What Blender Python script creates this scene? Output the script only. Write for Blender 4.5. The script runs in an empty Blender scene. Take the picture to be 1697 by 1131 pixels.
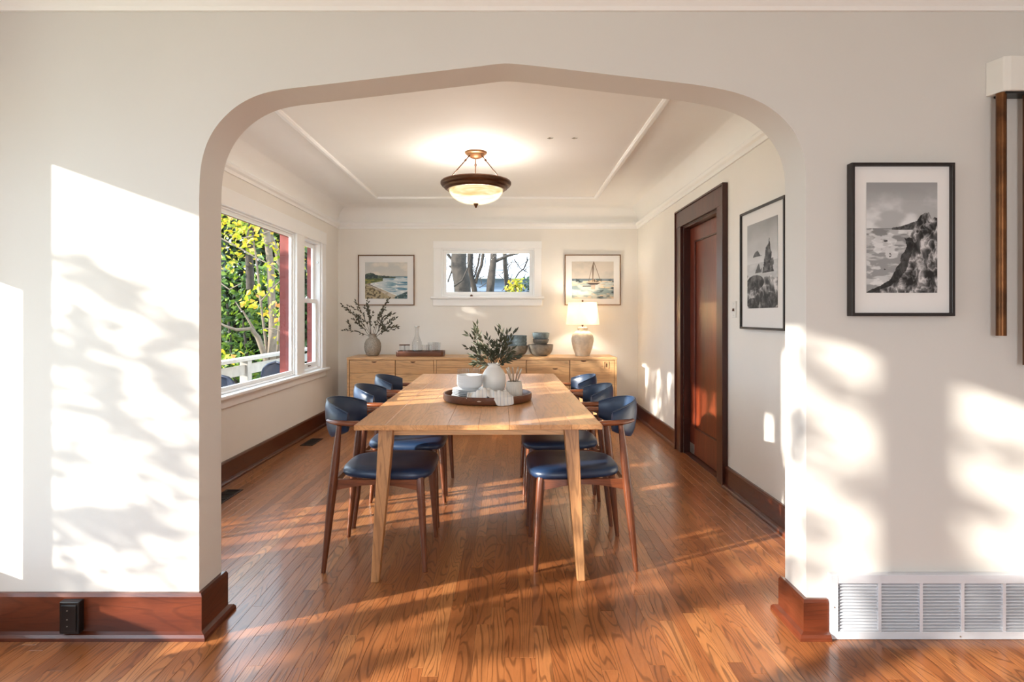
import bpy, bmesh, math, random
import numpy as np
from mathutils import Vector, Matrix
random.seed(7)
PI = math.pi
COL = bpy.context.scene.collection
SC = bpy.context.scene

# ------------------------------------------------------------------ camera
cam_d = bpy.data.cameras.new('camera'); cam = bpy.data.objects.new('camera', cam_d); COL.objects.link(cam)
cam.location = (0, 0, 1.25); cam.rotation_euler = (PI/2, 0, 0)
cam_d.sensor_width = 36; cam_d.lens = 36*1000/1697
cam_d.shift_x = 2.5/1697; cam_d.shift_y = -40.5/1697
cam_d.clip_start = .05; cam_d.clip_end = 200
SC.camera = cam

# ------------------------------------------------------------------ light
W = bpy.data.worlds.new('world'); SC.world = W; W.use_nodes = True
bgn = W.node_tree.nodes['Background']
bgn.inputs[0].default_value = (.70, .85, 1.0, 1); bgn.inputs[1].default_value = 2.3
SUN_DIR = Vector((1, .50, -.36)).normalized()
sd = bpy.data.lights.new('sun', 'SUN'); sd.energy = 6.0; sd.angle = math.radians(1.0); sd.color = (1, .93, .82)
so = bpy.data.objects.new('sun', sd); COL.objects.link(so)
so.rotation_euler = SUN_DIR.to_track_quat('-Z', 'Y').to_euler(); so.location = (-8, -4, 6)

def area(name, loc, direction, sx, sy, energy, color):
    d = bpy.data.lights.new(name, 'AREA'); d.shape = 'RECTANGLE'; d.size = sx; d.size_y = sy
    d.energy = energy; d.color = color
    o = bpy.data.objects.new(name, d); COL.objects.link(o); o.location = loc
    o.rotation_euler = Vector(direction).to_track_quat('-Z', 'Z').to_euler()
    return o
# fill lamp added in an unseen rear opening to brighten both rooms
area('rear_fill_light', (.6, -3.0, 1.45), (0, 1, 0), 1.2, 1.7, 22, (1, .97, .95))
SC.view_settings.view_transform = 'Standard'; SC.view_settings.look = 'None'
SC.view_settings.gamma = 1; SC.view_settings.use_curve_mapping = False
SC.view_settings.exposure = 1.36

# ------------------------------------------------------------------ materials
def lin(c):
    c = c/255.0
    return c/12.92 if c <= .04045 else ((c+.055)/1.055)**2.4
def C(r, g, b): return (lin(r), lin(g), lin(b), 1)

class NT:
    def __init__(s, name):
        s.m = bpy.data.materials.new(name); s.m.use_nodes = True
        s.t = s.m.node_tree; s.p = s.t.nodes['Principled BSDF']; s.out = s.t.nodes['Material Output']
    def n(s, typ, **kw):
        nd = s.t.nodes.new(typ)
        for k, v in kw.items(): setattr(nd, k, v)
        return nd
    def l(s, a, b): s.t.links.new(a, b)
    def math(s, op, a, b=None):
        nd = s.n('ShaderNodeMath', operation=op)
        for i, v in enumerate((a, b)):
            if v is None: continue
            if isinstance(v, (int, float)): nd.inputs[i].default_value = v
            else: s.l(v, nd.inputs[i])
        return nd.outputs[0]
    def ramp(s, fac, stops):
        r = s.n('ShaderNodeValToRGB'); e = r.color_ramp.elements
        while len(e) < len(stops): e.new(.5)
        for el, (p, c) in zip(e, stops): el.position = p; el.color = c
        s.l(fac, r.inputs[0]); return r.outputs[0]
    def mix(s, fac, a, b, blend='MIX'):
        nd = s.n('ShaderNodeMix', data_type='RGBA', blend_type=blend)
        for sock, v in ((nd.inputs[0], fac), (nd.inputs[6], a), (nd.inputs[7], b)):
            if isinstance(v, (int, float)): sock.default_value = v
            elif isinstance(v, tuple): sock.default_value = v
            else: s.l(v, sock)
        return nd.outputs[2]
    def noise(s, vec, scale, detail=3, rough=.55, dist=0):
        nd = s.n('ShaderNodeTexNoise'); nd.inputs['Scale'].default_value = scale
        nd.inputs['Detail'].default_value = detail; nd.inputs['Roughness'].default_value = rough
        nd.inputs['Distortion'].default_value = dist
        if vec is not None: s.l(vec, nd.inputs['Vector'])
        return nd.outputs[0]
    def bump(s, h, strength, dist):
        b = s.n('ShaderNodeBump'); b.inputs['Strength'].default_value = strength; b.inputs['Distance'].default_value = dist
        s.l(h, b.inputs['Height']); s.l(b.outputs[0], s.p.inputs['Normal'])

def plain(name, col, rough=.5, metal=0, var=.06, nscale=6, bump=0, bscale=60, coat=0, sheen=0, spec=.5):
    k = NT(name); tc = k.n('ShaderNodeTexCoord')
    f = k.noise(tc.outputs['Object'], nscale, 4)
    lo = tuple(max(0, c*(1-var)) for c in col[:3])+(1,); hi = tuple(min(1, c*(1+var)) for c in col[:3])+(1,)
    k.l(k.ramp(f, [(.3, lo), (.7, hi)]), k.p.inputs['Base Color'])
    k.p.inputs['Roughness'].default_value = rough; k.p.inputs['Metallic'].default_value = metal
    k.p.inputs['Coat Weight'].default_value = coat; k.p.inputs['Coat Roughness'].default_value = .15
    k.p.inputs['Specular IOR Level'].default_value = spec
    if sheen: k.p.inputs['Sheen Weight'].default_value = sheen
    if bump: k.bump(k.noise(tc.outputs['Object'], bscale, 3), bump, .004)
    return k.m

def wood(name, dark, mid, light, axis='X', freq=1.0, rough=.4, coat=0, planks=False, lines=.55, spec=.5):
    k = NT(name)
    if planks: src = k.n('ShaderNodeNewGeometry').outputs['Position']
    else: src = k.n('ShaderNodeTexCoord').outputs['Object']
    a = 1.1*freq; c = 10*freq
    sc = {'X': (a, c, c), 'Y': (c, a, c), 'Z': (c, c, a)}[axis]
    mp = k.n('ShaderNodeMapping'); mp.inputs['Scale'].default_value = sc; k.l(src, mp.inputs[0])
    vec = mp.outputs[0]
    if planks:
        at = k.n('ShaderNodeAttribute', attribute_name='rnd')
        cx = k.n('ShaderNodeCombineXYZ')
        k.l(k.math('MULTIPLY', at.outputs['Fac'], 371.0), cx.inputs[0]); k.l(k.math('MULTIPLY', at.outputs['Fac'], 913.0), cx.inputs[1])
        va = k.n('ShaderNodeVectorMath', operation='ADD'); k.l(vec, va.inputs[0]); k.l(cx.outputs[0], va.inputs[1]); vec = va.outputs[0]
    n1 = k.noise(vec, 1.0, 1.5, .4, .3)
    ring = k.math('SINE', k.math('MULTIPLY', n1, 120 if planks else 95))
    fine = k.noise(vec, 9, 4, .7)
    tone = k.noise(vec, .55, 2, .5)
    base = k.ramp(tone, [(.25, dark), (.5, mid), (.75, light)])
    if planks:
        base = k.mix(.62, base, k.ramp(at.outputs['Fac'], [(0, dark), (.3, mid), (.7, mid), (1, light)]))
    lf = k.ramp(ring, [(.45, (0, 0, 0, 1)), (.98, (1, 1, 1, 1))])
    lfac = k.math('MULTIPLY', lf, lines)
    dk = tuple(v*.42 for v in dark[:3])+(1,)
    col = k.mix(lfac, base, dk)
    ff = k.math('MULTIPLY', k.ramp(fine, [(.45, (0, 0, 0, 1)), (.75, (1, 1, 1, 1))]), .35)
    col = k.mix(ff, col, dk)
    k.l(col, k.p.inputs['Base Color'])
    k.p.inputs['Roughness'].default_value = rough
    k.p.inputs['Specular IOR Level'].default_value = spec
    k.p.inputs['Coat Weight'].default_value = coat; k.p.inputs['Coat Roughness'].default_value = .12
    k.bump(lf, .08, .002)
    return k.m

M = {}
M['wall'] = plain('painted_plaster', C(218, 214, 208), .75, var=.015, nscale=2, bump=.05, bscale=90)  # living room paint, darkened to offset the stronger light there
M['wall_far'] = plain('painted_plaster_brightened', C(242, 237, 229), .75, var=.015, nscale=2, bump=.05, bscale=90)  # cream dining paint, lightened to make up for the dimmer light there
M['ceil'] = plain('ceiling_paint', C(247, 245, 241), .8, var=.01, nscale=2)
M['trim'] = plain('white_trim_paint', C(250, 249, 247), .35, var=.01)
M['redpaint'] = plain('red_brown_exterior_paint', C(122, 50, 44), .6, var=.15, nscale=14)
M['base'] = wood('stained_fir_trim', C(66, 28, 15), C(94, 42, 23), C(118, 57, 31), 'X', 1.0, .32, .35, lines=.25)
M['basey'] = wood('stained_fir_trim_side', C(64, 27, 15), C(90, 41, 23), C(112, 55, 31), 'Y', 1.0, .32, .35, lines=.25)
M['doorw'] = wood('stained_fir_door', C(78, 28, 13), C(108, 42, 20), C(138, 60, 30), 'Z', .8, .36, .15, lines=.22)
M['casing'] = wood('dark_door_casing', C(52, 18, 10), C(70, 26, 14), C(92, 38, 20), 'Z', 1.0, .36, .15, lines=.25)
M['floor'] = wood('oak_floor_strip', C(112, 63, 34), C(154, 93, 52), C(186, 126, 76), 'Y', 1.0, .28, .2, planks=True, lines=.55, spec=.5)
M['subfloor'] = plain('dark_subfloor', C(84, 44, 24), .7)
M['oak'] = wood('table_oak', C(186, 128, 78), C(212, 154, 100), C(228, 174, 122), 'Y', .9, .36, .12, lines=.22)
M['oakz'] = wood('table_leg_oak', C(150, 100, 58), C(176, 124, 78), C(196, 146, 98), 'Z', 1.2, .42, 0, lines=.4)
M['oakx'] = wood('sideboard_oak', C(190, 138, 86), C(214, 164, 112), C(228, 184, 134), 'X', .8, .42, .05, lines=.28)
M['walnut'] = wood('walnut_chair_frame', C(74, 36, 18), C(104, 54, 28), C(134, 76, 42), 'Z', 1.6, .36, .2, lines=.3)
M['walnuty'] = wood('walnut_arm', C(92, 46, 22), C(130, 70, 38), C(158, 94, 54), 'X', 1.6, .36, .2, lines=.3)
M['leather'] = plain('navy_leather', C(28, 49, 78), .36, var=.12, nscale=9, bump=.06, bscale=220, spec=.6)
M['traywood'] = wood('dark_tray_wood', C(72, 38, 22), C(98, 56, 34), C(122, 74, 46), 'X', 1.4, .4, .15, lines=.3)
M['ceramic'] = plain('white_ceramic', C(232, 229, 224), .35, var=.03, nscale=9)
M['greyvase'] = plain('grey_speckled_stoneware', C(150, 138, 124), .55, var=.35, nscale=75, bump=.25, bscale=80)
M['lampbase'] = plain('cream_glazed_ceramic', C(206, 190, 168), .3, var=.14, nscale=26, coat=.2)
M['bluebowl'] = plain('blue_grey_stoneware', C(112, 128, 134), .4, var=.3, nscale=34, bump=.15, bscale=70)
M['bluebowl2'] = plain('taupe_stoneware', C(124, 118, 108), .42, var=.25, nscale=34, bump=.15, bscale=70)
M['plate'] = plain('white_plate_glaze', C(226, 228, 230), .3, var=.02)
M['steel'] = plain('brushed_cutlery', C(172, 156, 138), .3, metal=.75, var=.1)
M['bronze'] = plain('dark_bronze', C(92, 60, 40), .38, metal=.7, var=.2, nscale=18)
M['bronzel'] = plain('light_bronze', C(168, 124, 88), .4, metal=.6, var=.1)
M['tube'] = plain('aged_brass_tube', C(104, 66, 36), .36, metal=.75, var=.45, nscale=12)
M['vent'] = plain('white_enamel_metal', C(214, 217, 224), .4, var=.01)
M['ventdark'] = plain('dark_duct', C(48, 50, 56), .8)
M['black'] = plain('black_plastic', C(14, 14, 16), .3)
M['blackframe'] = plain('black_frame', C(30, 22, 20), .4, var=.15)
M['goldframe'] = wood('brown_gilt_frame', C(104, 74, 48), C(134, 100, 68), C(156, 120, 84), 'X', 2, .45, lines=.3)
M['mat'] = plain('white_mat_board', C(236, 233, 230), .85, var=.01)
M['plateplastic'] = plain('white_plastic_plate', C(236, 233, 226), .4, var=.01)
M['metal'] = plain('satin_metal', C(190, 186, 178), .3, metal=.8)
M['register'] = plain('dark_floor_register', C(34, 22, 16), .6)
M['olive'] = plain('olive_leaf', C(58, 62, 42), .5, var=.35, nscale=40)
M['olive2'] = plain('dusty_leaf', C(76, 72, 54), .6, var=.3, nscale=40)
M['stem'] = plain('brown_stem', C(78, 62, 42), .7)
M['bark'] = plain('pale_bark', C(100, 88, 75), .85, var=.3, nscale=10, bump=.5, bscale=30)
M['barkd'] = plain('dark_bark', C(46, 39, 33), .9, var=.45, nscale=14, bump=.8, bscale=24)
M['grey'] = plain('weathered_white_wood', C(150, 146, 140), .8, var=.12, nscale=9, bump=.2, bscale=40)
M['deckchair'] = plain('slate_blue_outdoor_shell', C(34, 44, 64), .5, var=.1)
M['grass'] = plain('grass_ground', C(140, 136, 108), .95, var=.35, nscale=5)
M['siding'] = plain('pale_blue_siding', C(112, 128, 150), .7, var=.04)
M['tagmark'] = plain('pale_inlay', C(196, 172, 150), .4)

def leafmat(name, a, b, c):
    k = NT(name); g = k.n('ShaderNodeNewGeometry')
    oi = k.n('ShaderNodeObjectInfo')
    r = k.math('FRACT', k.math('ADD', g.outputs['Random Per Island'], oi.outputs['Random']))
    col = k.ramp(r, [(0, a), (.5, b), (1, c)])
    k.l(col, k.p.inputs['Base Color']); k.p.inputs['Roughness'].default_value = .5
    tr = k.n('ShaderNodeBsdfTranslucent'); k.l(col, tr.inputs[0])
    mx = k.n('ShaderNodeMixShader'); mx.inputs[0].default_value = .4
    k.l(k.p.outputs[0], mx.inputs[1]); k.l(tr.outputs[0], mx.inputs[2]); k.l(mx.outputs[0], k.out.inputs[0])
    return k.m
M['yleaf'] = leafmat('yellow_green_leaf', C(96, 118, 14), C(150, 152, 22), C(176, 140, 28))
M['gleaf'] = leafmat('green_leaf', C(34, 66, 22), C(72, 104, 26), C(120, 142, 36))
M['dleaf'] = leafmat('deep_green_leaf', C(16, 34, 16), C(28, 54, 22), C(58, 86, 30))
M['oleaf'] = leafmat('orange_leaf', C(196, 120, 50), C(214, 150, 62), C(200, 110, 70))

def glassmat(name, tint, refl):
    k = NT(name)
    tr = k.n('ShaderNodeBsdfTransparent'); tr.inputs[0].default_value = tint
    gl = k.n('ShaderNodeBsdfGlossy'); gl.inputs['Roughness'].default_value = .02
    lw = k.n('ShaderNodeLayerWeight'); lw.inputs[0].default_value = .5
    fc = k.math('ADD', k.math('MULTIPLY', k.math('POWER', lw.outputs['Facing'], 4.0), refl), .05 if refl > .5 else .0015)
    mx = k.n('ShaderNodeMixShader'); k.l(fc, mx.inputs[0])
    k.l(tr.outputs[0], mx.inputs[1]); k.l(gl.outputs[0], mx.inputs[2]); k.l(mx.outputs[0], k.out.inputs[0])
    return k.m
M['pane'] = glassmat('window_glass', (.97, .98, .98, 1), .25)
M['glass'] = glassmat('drinking_glass', (.88, .885, .885, 1), .9)
M['tint'] = glassmat('dark_liquid', (.12, .09, .07, 1), .2)

k = NT('lamp_shade_linen'); tr = k.n('ShaderNodeBsdfTranslucent'); tr.inputs[0].default_value = C(255, 242, 220)
tc = k.n('ShaderNodeTexCoord'); k.l(k.ramp(k.noise(tc.outputs['Object'], 120, 2), [(.3, C(246, 236, 216)), (.7, C(255, 248, 232))]), k.p.inputs['Base Color'])
mx = k.n('ShaderNodeMixShader'); mx.inputs[0].default_value = .6
k.l(k.p.outputs[0], mx.inputs[1]); k.l(tr.outputs[0], mx.inputs[2]); k.l(mx.outputs[0], k.out.inputs[0]); M['shade'] = k.m

k = NT('alabaster_glass'); tc = k.n('ShaderNodeTexCoord')
mp = k.n('ShaderNodeMapping'); mp.inputs['Scale'].default_value = (3, 3, 14); k.l(tc.outputs['Object'], mp.inputs[0])
nf = k.noise(mp.outputs[0], 2.2, 3, .5, 1.2)
cc = k.ramp(nf, [(.3, C(226, 188, 122)), (.5, C(244, 220, 168)), (.75, C(252, 240, 208))])
k.l(k.mix(1.0, cc, (.07, .07, .07, 1), 'MULTIPLY'), k.p.inputs['Base Color']); k.p.inputs['Roughness'].default_value = .25
k.l(cc, k.p.inputs['Emission Color']); k.p.inputs['Emission Strength'].default_value = 1.15; M['bowl'] = k.m
tb_ = k.n('ShaderNodeBsdfTransparent'); mx = k.n('ShaderNodeMixShader'); mx.inputs[0].default_value = .76
k.l(k.p.outputs[0], mx.inputs[1]); k.l(tb_.outputs[0], mx.inputs[2]); k.l(mx.outputs[0], k.out.inputs[0])

k = NT('printed_picture'); at = k.n('ShaderNodeAttribute', attribute_name='paint')
k.l(at.outputs['Color'], k.p.inputs['Base Color']); k.p.inputs['Roughness'].default_value = .6; M['print'] = k.m

k = NT('striped_linen'); tc = k.n('ShaderNodeTexCoord'); wv = k.n('ShaderNodeTexWave'); wv.inputs['Scale'].default_value = 20
wv.inputs['Distortion'].default_value = 1.0; k.l(tc.outputs['UV'], wv.inputs['Vector'])
wv.inputs['Scale'].default_value = 4.2
k.l(k.ramp(wv.outputs['Fac'], [(.90, C(226, 223, 218)), (.99, C(190, 192, 196))]), k.p.inputs['Base Color'])
k.p.inputs['Roughness'].default_value = .9; M['linen'] = k.m

# ------------------------------------------------------------------ mesh helpers
class MB:
    def __init__(s): s.v = []; s.f = []
    def quadgrid(s, P, closed_u=False, closed_v=False):
        """P[i][j] grid of points"""
        n, m = len(P), len(P[0]); o = len(s.v)
        for r in P: s.v += [tuple(p) for p in r]
        for i in range(n-1+(1 if closed_u else 0)):
            for j in range(m-1+(1 if closed_v else 0)):
                a = o+(i % n)*m+(j % m); b = o+((i+1) % n)*m+(j % m)
                c = o+((i+1) % n)*m+((j+1) % m); d = o+(i % n)*m+((j+1) % m)
                s.f.append((a, b, c, d))
        return s
    def box(s, x0, x1, y0, y1, z0, z1):
        o = len(s.v)
        s.v += [(x0, y0, z0), (x1, y0, z0), (x1, y1, z0), (x0, y1, z0), (x0, y0, z1), (x1, y0, z1), (x1, y1, z1), (x0, y1, z1)]
        s.f += [tuple(o+i for i in q) for q in ((0, 3, 2, 1), (4, 5, 6, 7), (0, 1, 5, 4), (1, 2, 6, 5), (2, 3, 7, 6), (3, 0, 4, 7))]
        return s
    def frustum(s, c0, w0, d0, c1, w1, d1):
        o = len(s.v)
        for c, w, d in ((c0, w0, d0), (c1, w1, d1)):
            for sx, sy in ((-1, -1), (1, -1), (1, 1), (-1, 1)): s.v.append((c[0]+sx*w/2, c[1]+sy*d/2, c[2]))
        s.f += [tuple(o+i for i in q) for q in ((0, 3, 2, 1), (4, 5, 6, 7), (0, 1, 5, 4), (1, 2, 6, 5), (2, 3, 7, 6), (3, 0, 4, 7))]
        return s
    def tube(s, pts, rad, seg=12, cap=True, sx=1.0, sy=1.0):
        pts = [Vector(p) for p in pts]
        if not hasattr(rad, '__len__'): rad = [rad]*len(pts)
        o = len(s.v); n = len(pts); up0 = None
        for i, p in enumerate(pts):
            t = (pts[min(i+1, n-1)]-pts[max(i-1, 0)]).normalized()
            if up0 is None: up0 = Vector((0, 0, 1)) if abs(t.z) < .9 else Vector((0, 1, 0))
            side = t.cross(up0).normalized(); up = side.cross(t).normalized()
            for j in range(seg):
                a = 2*PI*j/seg; q = p+side*(math.cos(a)*rad[i]*sx)+up*(math.sin(a)*rad[i]*sy); s.v.append(tuple(q))
        for i in range(n-1):
            for j in range(seg):
                s.f.append((o+i*seg+j, o+i*seg+(j+1) % seg, o+(i+1)*seg+(j+1) % seg, o+(i+1)*seg+j))
        if cap:
            s.f.append(tuple(o+j for j in reversed(range(seg)))); s.f.append(tuple(o+(n-1)*seg+j for j in range(seg)))
        return s
    def lathe(s, prof, seg=32, c=(0, 0, 0), rx=1, ry=1, captop=True):
        o = len(s.v)
        for r, z in prof:
            for j in range(seg):
                a = 2*PI*j/seg; s.v.append((c[0]+r*rx*math.cos(a), c[1]+r*ry*math.sin(a), c[2]+z))
        for i in range(len(prof)-1):
            for j in range(seg):
                s.f.append((o+i*seg+j, o+i*seg+(j+1) % seg, o+(i+1)*seg+(j+1) % seg, o+(i+1)*seg+j))
        if prof[0][0] > 1e-5: s.f.append(tuple(o+j for j in reversed(range(seg))))
        if captop and prof[-1][0] > 1e-5: s.f.append(tuple(o+(len(prof)-1)*seg+j for j in range(seg)))
        return s
    def prism(s, poly, fn, a, b):
        """poly of (u,v); fn(u,v,t)->xyz; extruded t=a..b"""
        o = len(s.v); n = len(poly)
        s.v += [fn(u, v, a) for u, v in poly]+[fn(u, v, b) for u, v in poly]
        s.f.append(tuple(o+i for i in range(n))); s.f.append(tuple(o+n+i for i in reversed(range(n))))
        for i in range(n): s.f.append((o+i, o+n+i, o+n+(i+1) % n, o+(i+1) % n))
        return s
    def leaf(s, p, d, n, L, w):
        d = Vector(d).normalized(); side = d.cross(Vector(n)).normalized(); nn = side.cross(d); p = Vector(p); o = len(s.v)
        s.v += [tuple(p), tuple(p+d*L*.45+side*w/2+nn*w*.15), tuple(p+d*L), tuple(p+d*L*.45-side*w/2+nn*w*.15), tuple(p+d*L*.5)]
        s.f += [(o, o+1, o+4), (o+1, o+2, o+4), (o+4, o+2, o+3), (o, o+4, o+3)]
        return s
    def mesh(s, name, smooth=None):
        me = bpy.data.meshes.new(name); me.from_pydata(s.v, [], s.f); me.update()
        bm = bmesh.new(); bm.from_mesh(me); bmesh.ops.recalc_face_normals(bm, faces=bm.faces); bm.to_mesh(me); bm.free()
        if smooth is not None:
            me.polygons.foreach_set('use_smooth', [True]*len(me.polygons)); me.set_sharp_from_angle(angle=math.radians(smooth))
        return me

def obj(name, mb, mat, parent=None, smooth=None, bevel=0, loc=None, rz=None, segs=2):
    me = mb.mesh(name, smooth) if isinstance(mb, MB) else mb
    o = bpy.data.objects.new(name, me); COL.objects.link(o)
    if len(me.materials) == 0: me.materials.append(M[mat] if isinstance(mat, str) else mat)
    if parent: o.parent = parent
    if loc is not None: o.location = loc
    if rz is not None: o.rotation_euler = (0, 0, rz)
    if bevel:
        b = o.modifiers.new('bevel', 'BEVEL'); b.width = bevel; b.segments = segs; b.limit_method = 'ANGLE'; b.angle_limit = math.radians(40)
        b.harden_normals = False
    return o
def tag(o, label, cat, group=None):
    o['label'] = label; o['category'] = cat
    if group: o['group'] = group
    return o
def thing(name, label, cat, loc=(0, 0, 0), rz=0, group=None):
    o = bpy.data.objects.new(name, None); COL.objects.link(o); o.empty_display_size = .1
    o.location = loc; o.rotation_euler = (0, 0, rz); return tag(o, label, cat, group)
def struct(name, mb, mat, smooth=None, bevel=0, label=None):
    o = obj(name, mb, mat, None, smooth, bevel); o['kind'] = 'structure'
    if label: o['label'] = label
    return o
def copy_tree(o, parent=None):
    c = o.copy(); COL.objects.link(c)
    if parent: c.parent = parent
    for ch in list(o.children): copy_tree(ch, c)
    return c
def B(*a): return MB().box(*a)
def PX(x, y0, y1, z0, z1): return MB().quadgrid([[(x, y0, z0), (x, y0, z1)], [(x, y1, z0), (x, y1, z1)]])
def PY(y, x0, x1, z0, z1): return MB().quadgrid([[(x0, y, z0), (x0, y, z1)], [(x1, y, z0), (x1, y, z1)]])

# ------------------------------------------------------------------ room shell
XL, XR = -2.15, 1.589           # dining room side walls
Y0, Y1, Y2 = 2.36, 2.54, 7.53   # arch wall faces, far wall
XR2, YB = 3.4, -3.05            # living room limits
ZC, ZF = 2.62, 2.50             # dining and living ceilings
TOP = 2.75

def wall_rects(u0, u1, z0, z1, holes):
    us = sorted({u0, u1, *[h[0] for h in holes], *[h[1] for h in holes]}); zs = sorted({z0, z1, *[h[2] for h in holes], *[h[3] for h in holes]})
    out = []
    for a, b in zip(us, us[1:]):
        run = None
        for c, d in zip(zs, zs[1:]):
            if any(h[0] <= (a+b)/2 <= h[1] and h[2] <= (c+d)/2 <= h[3] for h in holes):
                if run: out.append((a, b, *run)); run = None
            else: run = (run[0], d) if run else (c, d)
        if run: out.append((a, b, *run))
    return out

LW = [(2.66, 3.60, .0, 2.08), (3.86, 6.02, .665, 2.08), (6.24, 6.83, .665, 2.08),       # added sun door, dining window group
      (1.72, 2.285, .30, 2.03), (.51, 1.65, .34, 2.44), (-.45, .40, .34, 2.44)]           # living room windows
mb = MB()
for a, b, c, d in wall_rects(YB-.2, Y2+.2, -.05, TOP, LW): mb.box(XL-.13, XL, a, b, c, d)
struct('wall_left', mb, 'wall_far')
FW = (-.862, .296, 1.50, 2.10)
mb = MB()
for a, b, c, d in wall_rects(XL, XR+.2, -.05, TOP, [FW]): mb.box(a, b, Y2, Y2+.2, c, d)
struct('wall_back', mb, 'wall_far')
DY0, DY1, DZ = 4.57, 5.54, 2.075
mb = MB()
for a, b, c, d in wall_rects(Y1, Y2, -.05, TOP, [(DY0, DY1, -.04, DZ)]): mb.box(XR, XR+.2, a, b, c, d)
mb.box(XR+.2, XR+.24, DY0-.2, DY1+.2, -.05, DZ+.2)
struct('wall_right', mb, 'wall_far')
# the arch wall
def px2(px, py): return ((px-846)*.00236, 1.25-(py-525)*.00236)
left = [px2(*p) for p in ((330, 330), (331, 290), (335, 262), (343, 236), (356, 212), (373, 192), (393, 175), (416, 162), (441, 153), (470, 148))]
right = [px2(*p) for p in ((1150, 140), (1192, 147), (1222, 154), (1252, 165), (1279, 180), (1301, 199), (1318, 221), (1329, 245), (1335, 272), (1336, 300), (1336, 330))]
def smoothpoly(p, it=2):
    for _ in range(it):
        q = [p[0]]
        for a, b in zip(p, p[1:]):
            q += [(a[0]*.75+b[0]*.25, a[1]*.75+b[1]*.25), (a[0]*.25+b[0]*.75, a[1]*.25+b[1]*.75)]
        p = q+[p[-1]]
    return p
apex = smoothpoly([px2(790, 110.5), px2(820, 106.5), px2(838, 105), px2(856, 106), px2(890, 109.5)], 2)
arch = smoothpoly(left)+apex+smoothpoly(right)
poly = [(XL, -.05), (left[0][0], -.05)]+arch+[(right[-1][0], -.05), (XR2, -.05), (XR2, TOP), (XL, TOP)]
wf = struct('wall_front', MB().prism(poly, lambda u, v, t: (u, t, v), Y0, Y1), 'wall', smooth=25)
JL, JR = left[0][0], right[-1][0]
# living room shell behind the photographer
mb = MB()
for a, b, c, d in wall_rects(XL, XR2+.2, -.05, TOP, [(0, 1.2, .6, 2.3)]): mb.box(a, b, YB-.2, YB, c, d)
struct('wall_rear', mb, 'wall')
mb = MB()
for a, b, c, d in wall_rects(YB, Y1, -.05, TOP, []): mb.box(XR2, XR2+.2, a, b, c, d)
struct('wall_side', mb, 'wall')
struct('ceiling_living', B(XL, XR2, YB, Y0, ZF, ZF+.2), 'ceil')
# dining ceiling: cove and flat field in one shell
mb = MB(); rings = []
for kx in range(15):
    t = kx/14*PI/2; ins = .19*(1-math.cos(t)); z = 2.425+(ZC-2.425)*math.sin(t)
    rings.append([(XL+ins, Y1+ins, z), (XR-ins, Y1+ins, z), (XR-ins, Y2-ins, z), (XL+ins, Y2-ins, z)])
mb.quadgrid(rings, closed_v=True)
mb.f.append(tuple(len(mb.v)-4+i for i in range(4)))
o = len(mb.v)
struct('ceiling', mb, 'ceil', smooth=35)
struct('ceiling_slab', B(XL, XR, Y1, Y2, ZC+.02, ZC+.12), 'ceil')
# ceiling moulding rectangle (four mitred strips)
gx = .592
mx0, mx1, my0, my1 = XL+gx, XR-gx, Y1+gx, Y2-gx
def strip_loop(w, prof):
    mb = MB(); rr = []
    for ins, z in prof: rr.append([(mx0+ins, my0+ins, z), (mx1-ins, my0+ins, z), (mx1-ins, my1-ins, z), (mx0+ins, my1-ins, z)])
    return mb.quadgrid(rr, closed_v=True, closed_u=True)
struct('trim_1', strip_loop(0, [(-.004, ZC), (-.004, ZC-.014), (.008, ZC-.022), (.03, ZC-.022), (.042, ZC-.012), (.042, ZC)]), 'trim')
# picture rail under the cove
rr = []
for ins, z in ((0, 2.345), (.014, 2.345), (.018, 2.37), (.032, 2.385), (.038, 2.405), (.03, 2.42), (.012, 2.425), (0, 2.425)):
    rr.append([(XL+ins, Y1+ins, z), (XR-ins, Y1+ins, z), (XR-ins, Y2-ins, z), (XL+ins, Y2-ins, z)])
struct('trim_2', MB().quadgrid(rr, closed_v=True, closed_u=True), 'trim')
# living room crown on the arch wall
cr = [(Y0, 2.442), (Y0-.012, 2.442), (Y0-.02, 2.455), (Y0-.045, 2.478), (Y0-.052, ZF), (Y0, ZF)]
struct('trim_3', MB().prism(cr, lambda u, v, t: (t, u, v), XL, XR2), 'trim')

# ------------------------------------------------------------------ floor: every strip of oak a board
floor = struct('floor', B(XL-.1, XR2+.1, YB-.1, Y2+.1, -.12, -.022), 'subfloor')
BWD = .0575; boards = []
nx = int((XR2-XL)/BWD)+1
for i in range(nx):
    x0 = XL+i*BWD; x1 = min(x0+BWD, XR2)
    if x1-x0 < .01: continue
    y = YB-random.random()*1.2
    while y < Y2:
        L = random.choice((.45, .65, .8, 1.0, 1.2, 1.5, 1.8))*random.uniform(.85, 1.15); y1 = y+L
        a, b = max(y, YB), min(y1, Y2)
        if x0 > XR+.02: b = min(b, Y1-.1)
        if b-a > .02: boards.append((x0, x1, a, b))
        y = y1
def seen(bd):
    x0, x1, a, b = bd; d0 = max(a, 2.05); 
    if b <= d0+.05: return -1
    area_ = 0
    for k in range(8):
        d = d0+(b-d0)*(k+.5)/8; xm = (x0+x1)/2; p = 846+xm/d*1000
        if p < 0 or p > 1697: continue
        if d > Y1+.05 and not (846+JL/Y1*1000 < p < 846+JR/Y1*1000): continue
        if x0 > XR-.01 and d > Y1: continue
        area_ += (b-d0)/8*1000/d*1250/d*.0575*1000/d/1000
    return area_ if area_ > 0 else -1
boards.sort(key=seen, reverse=True)
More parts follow.
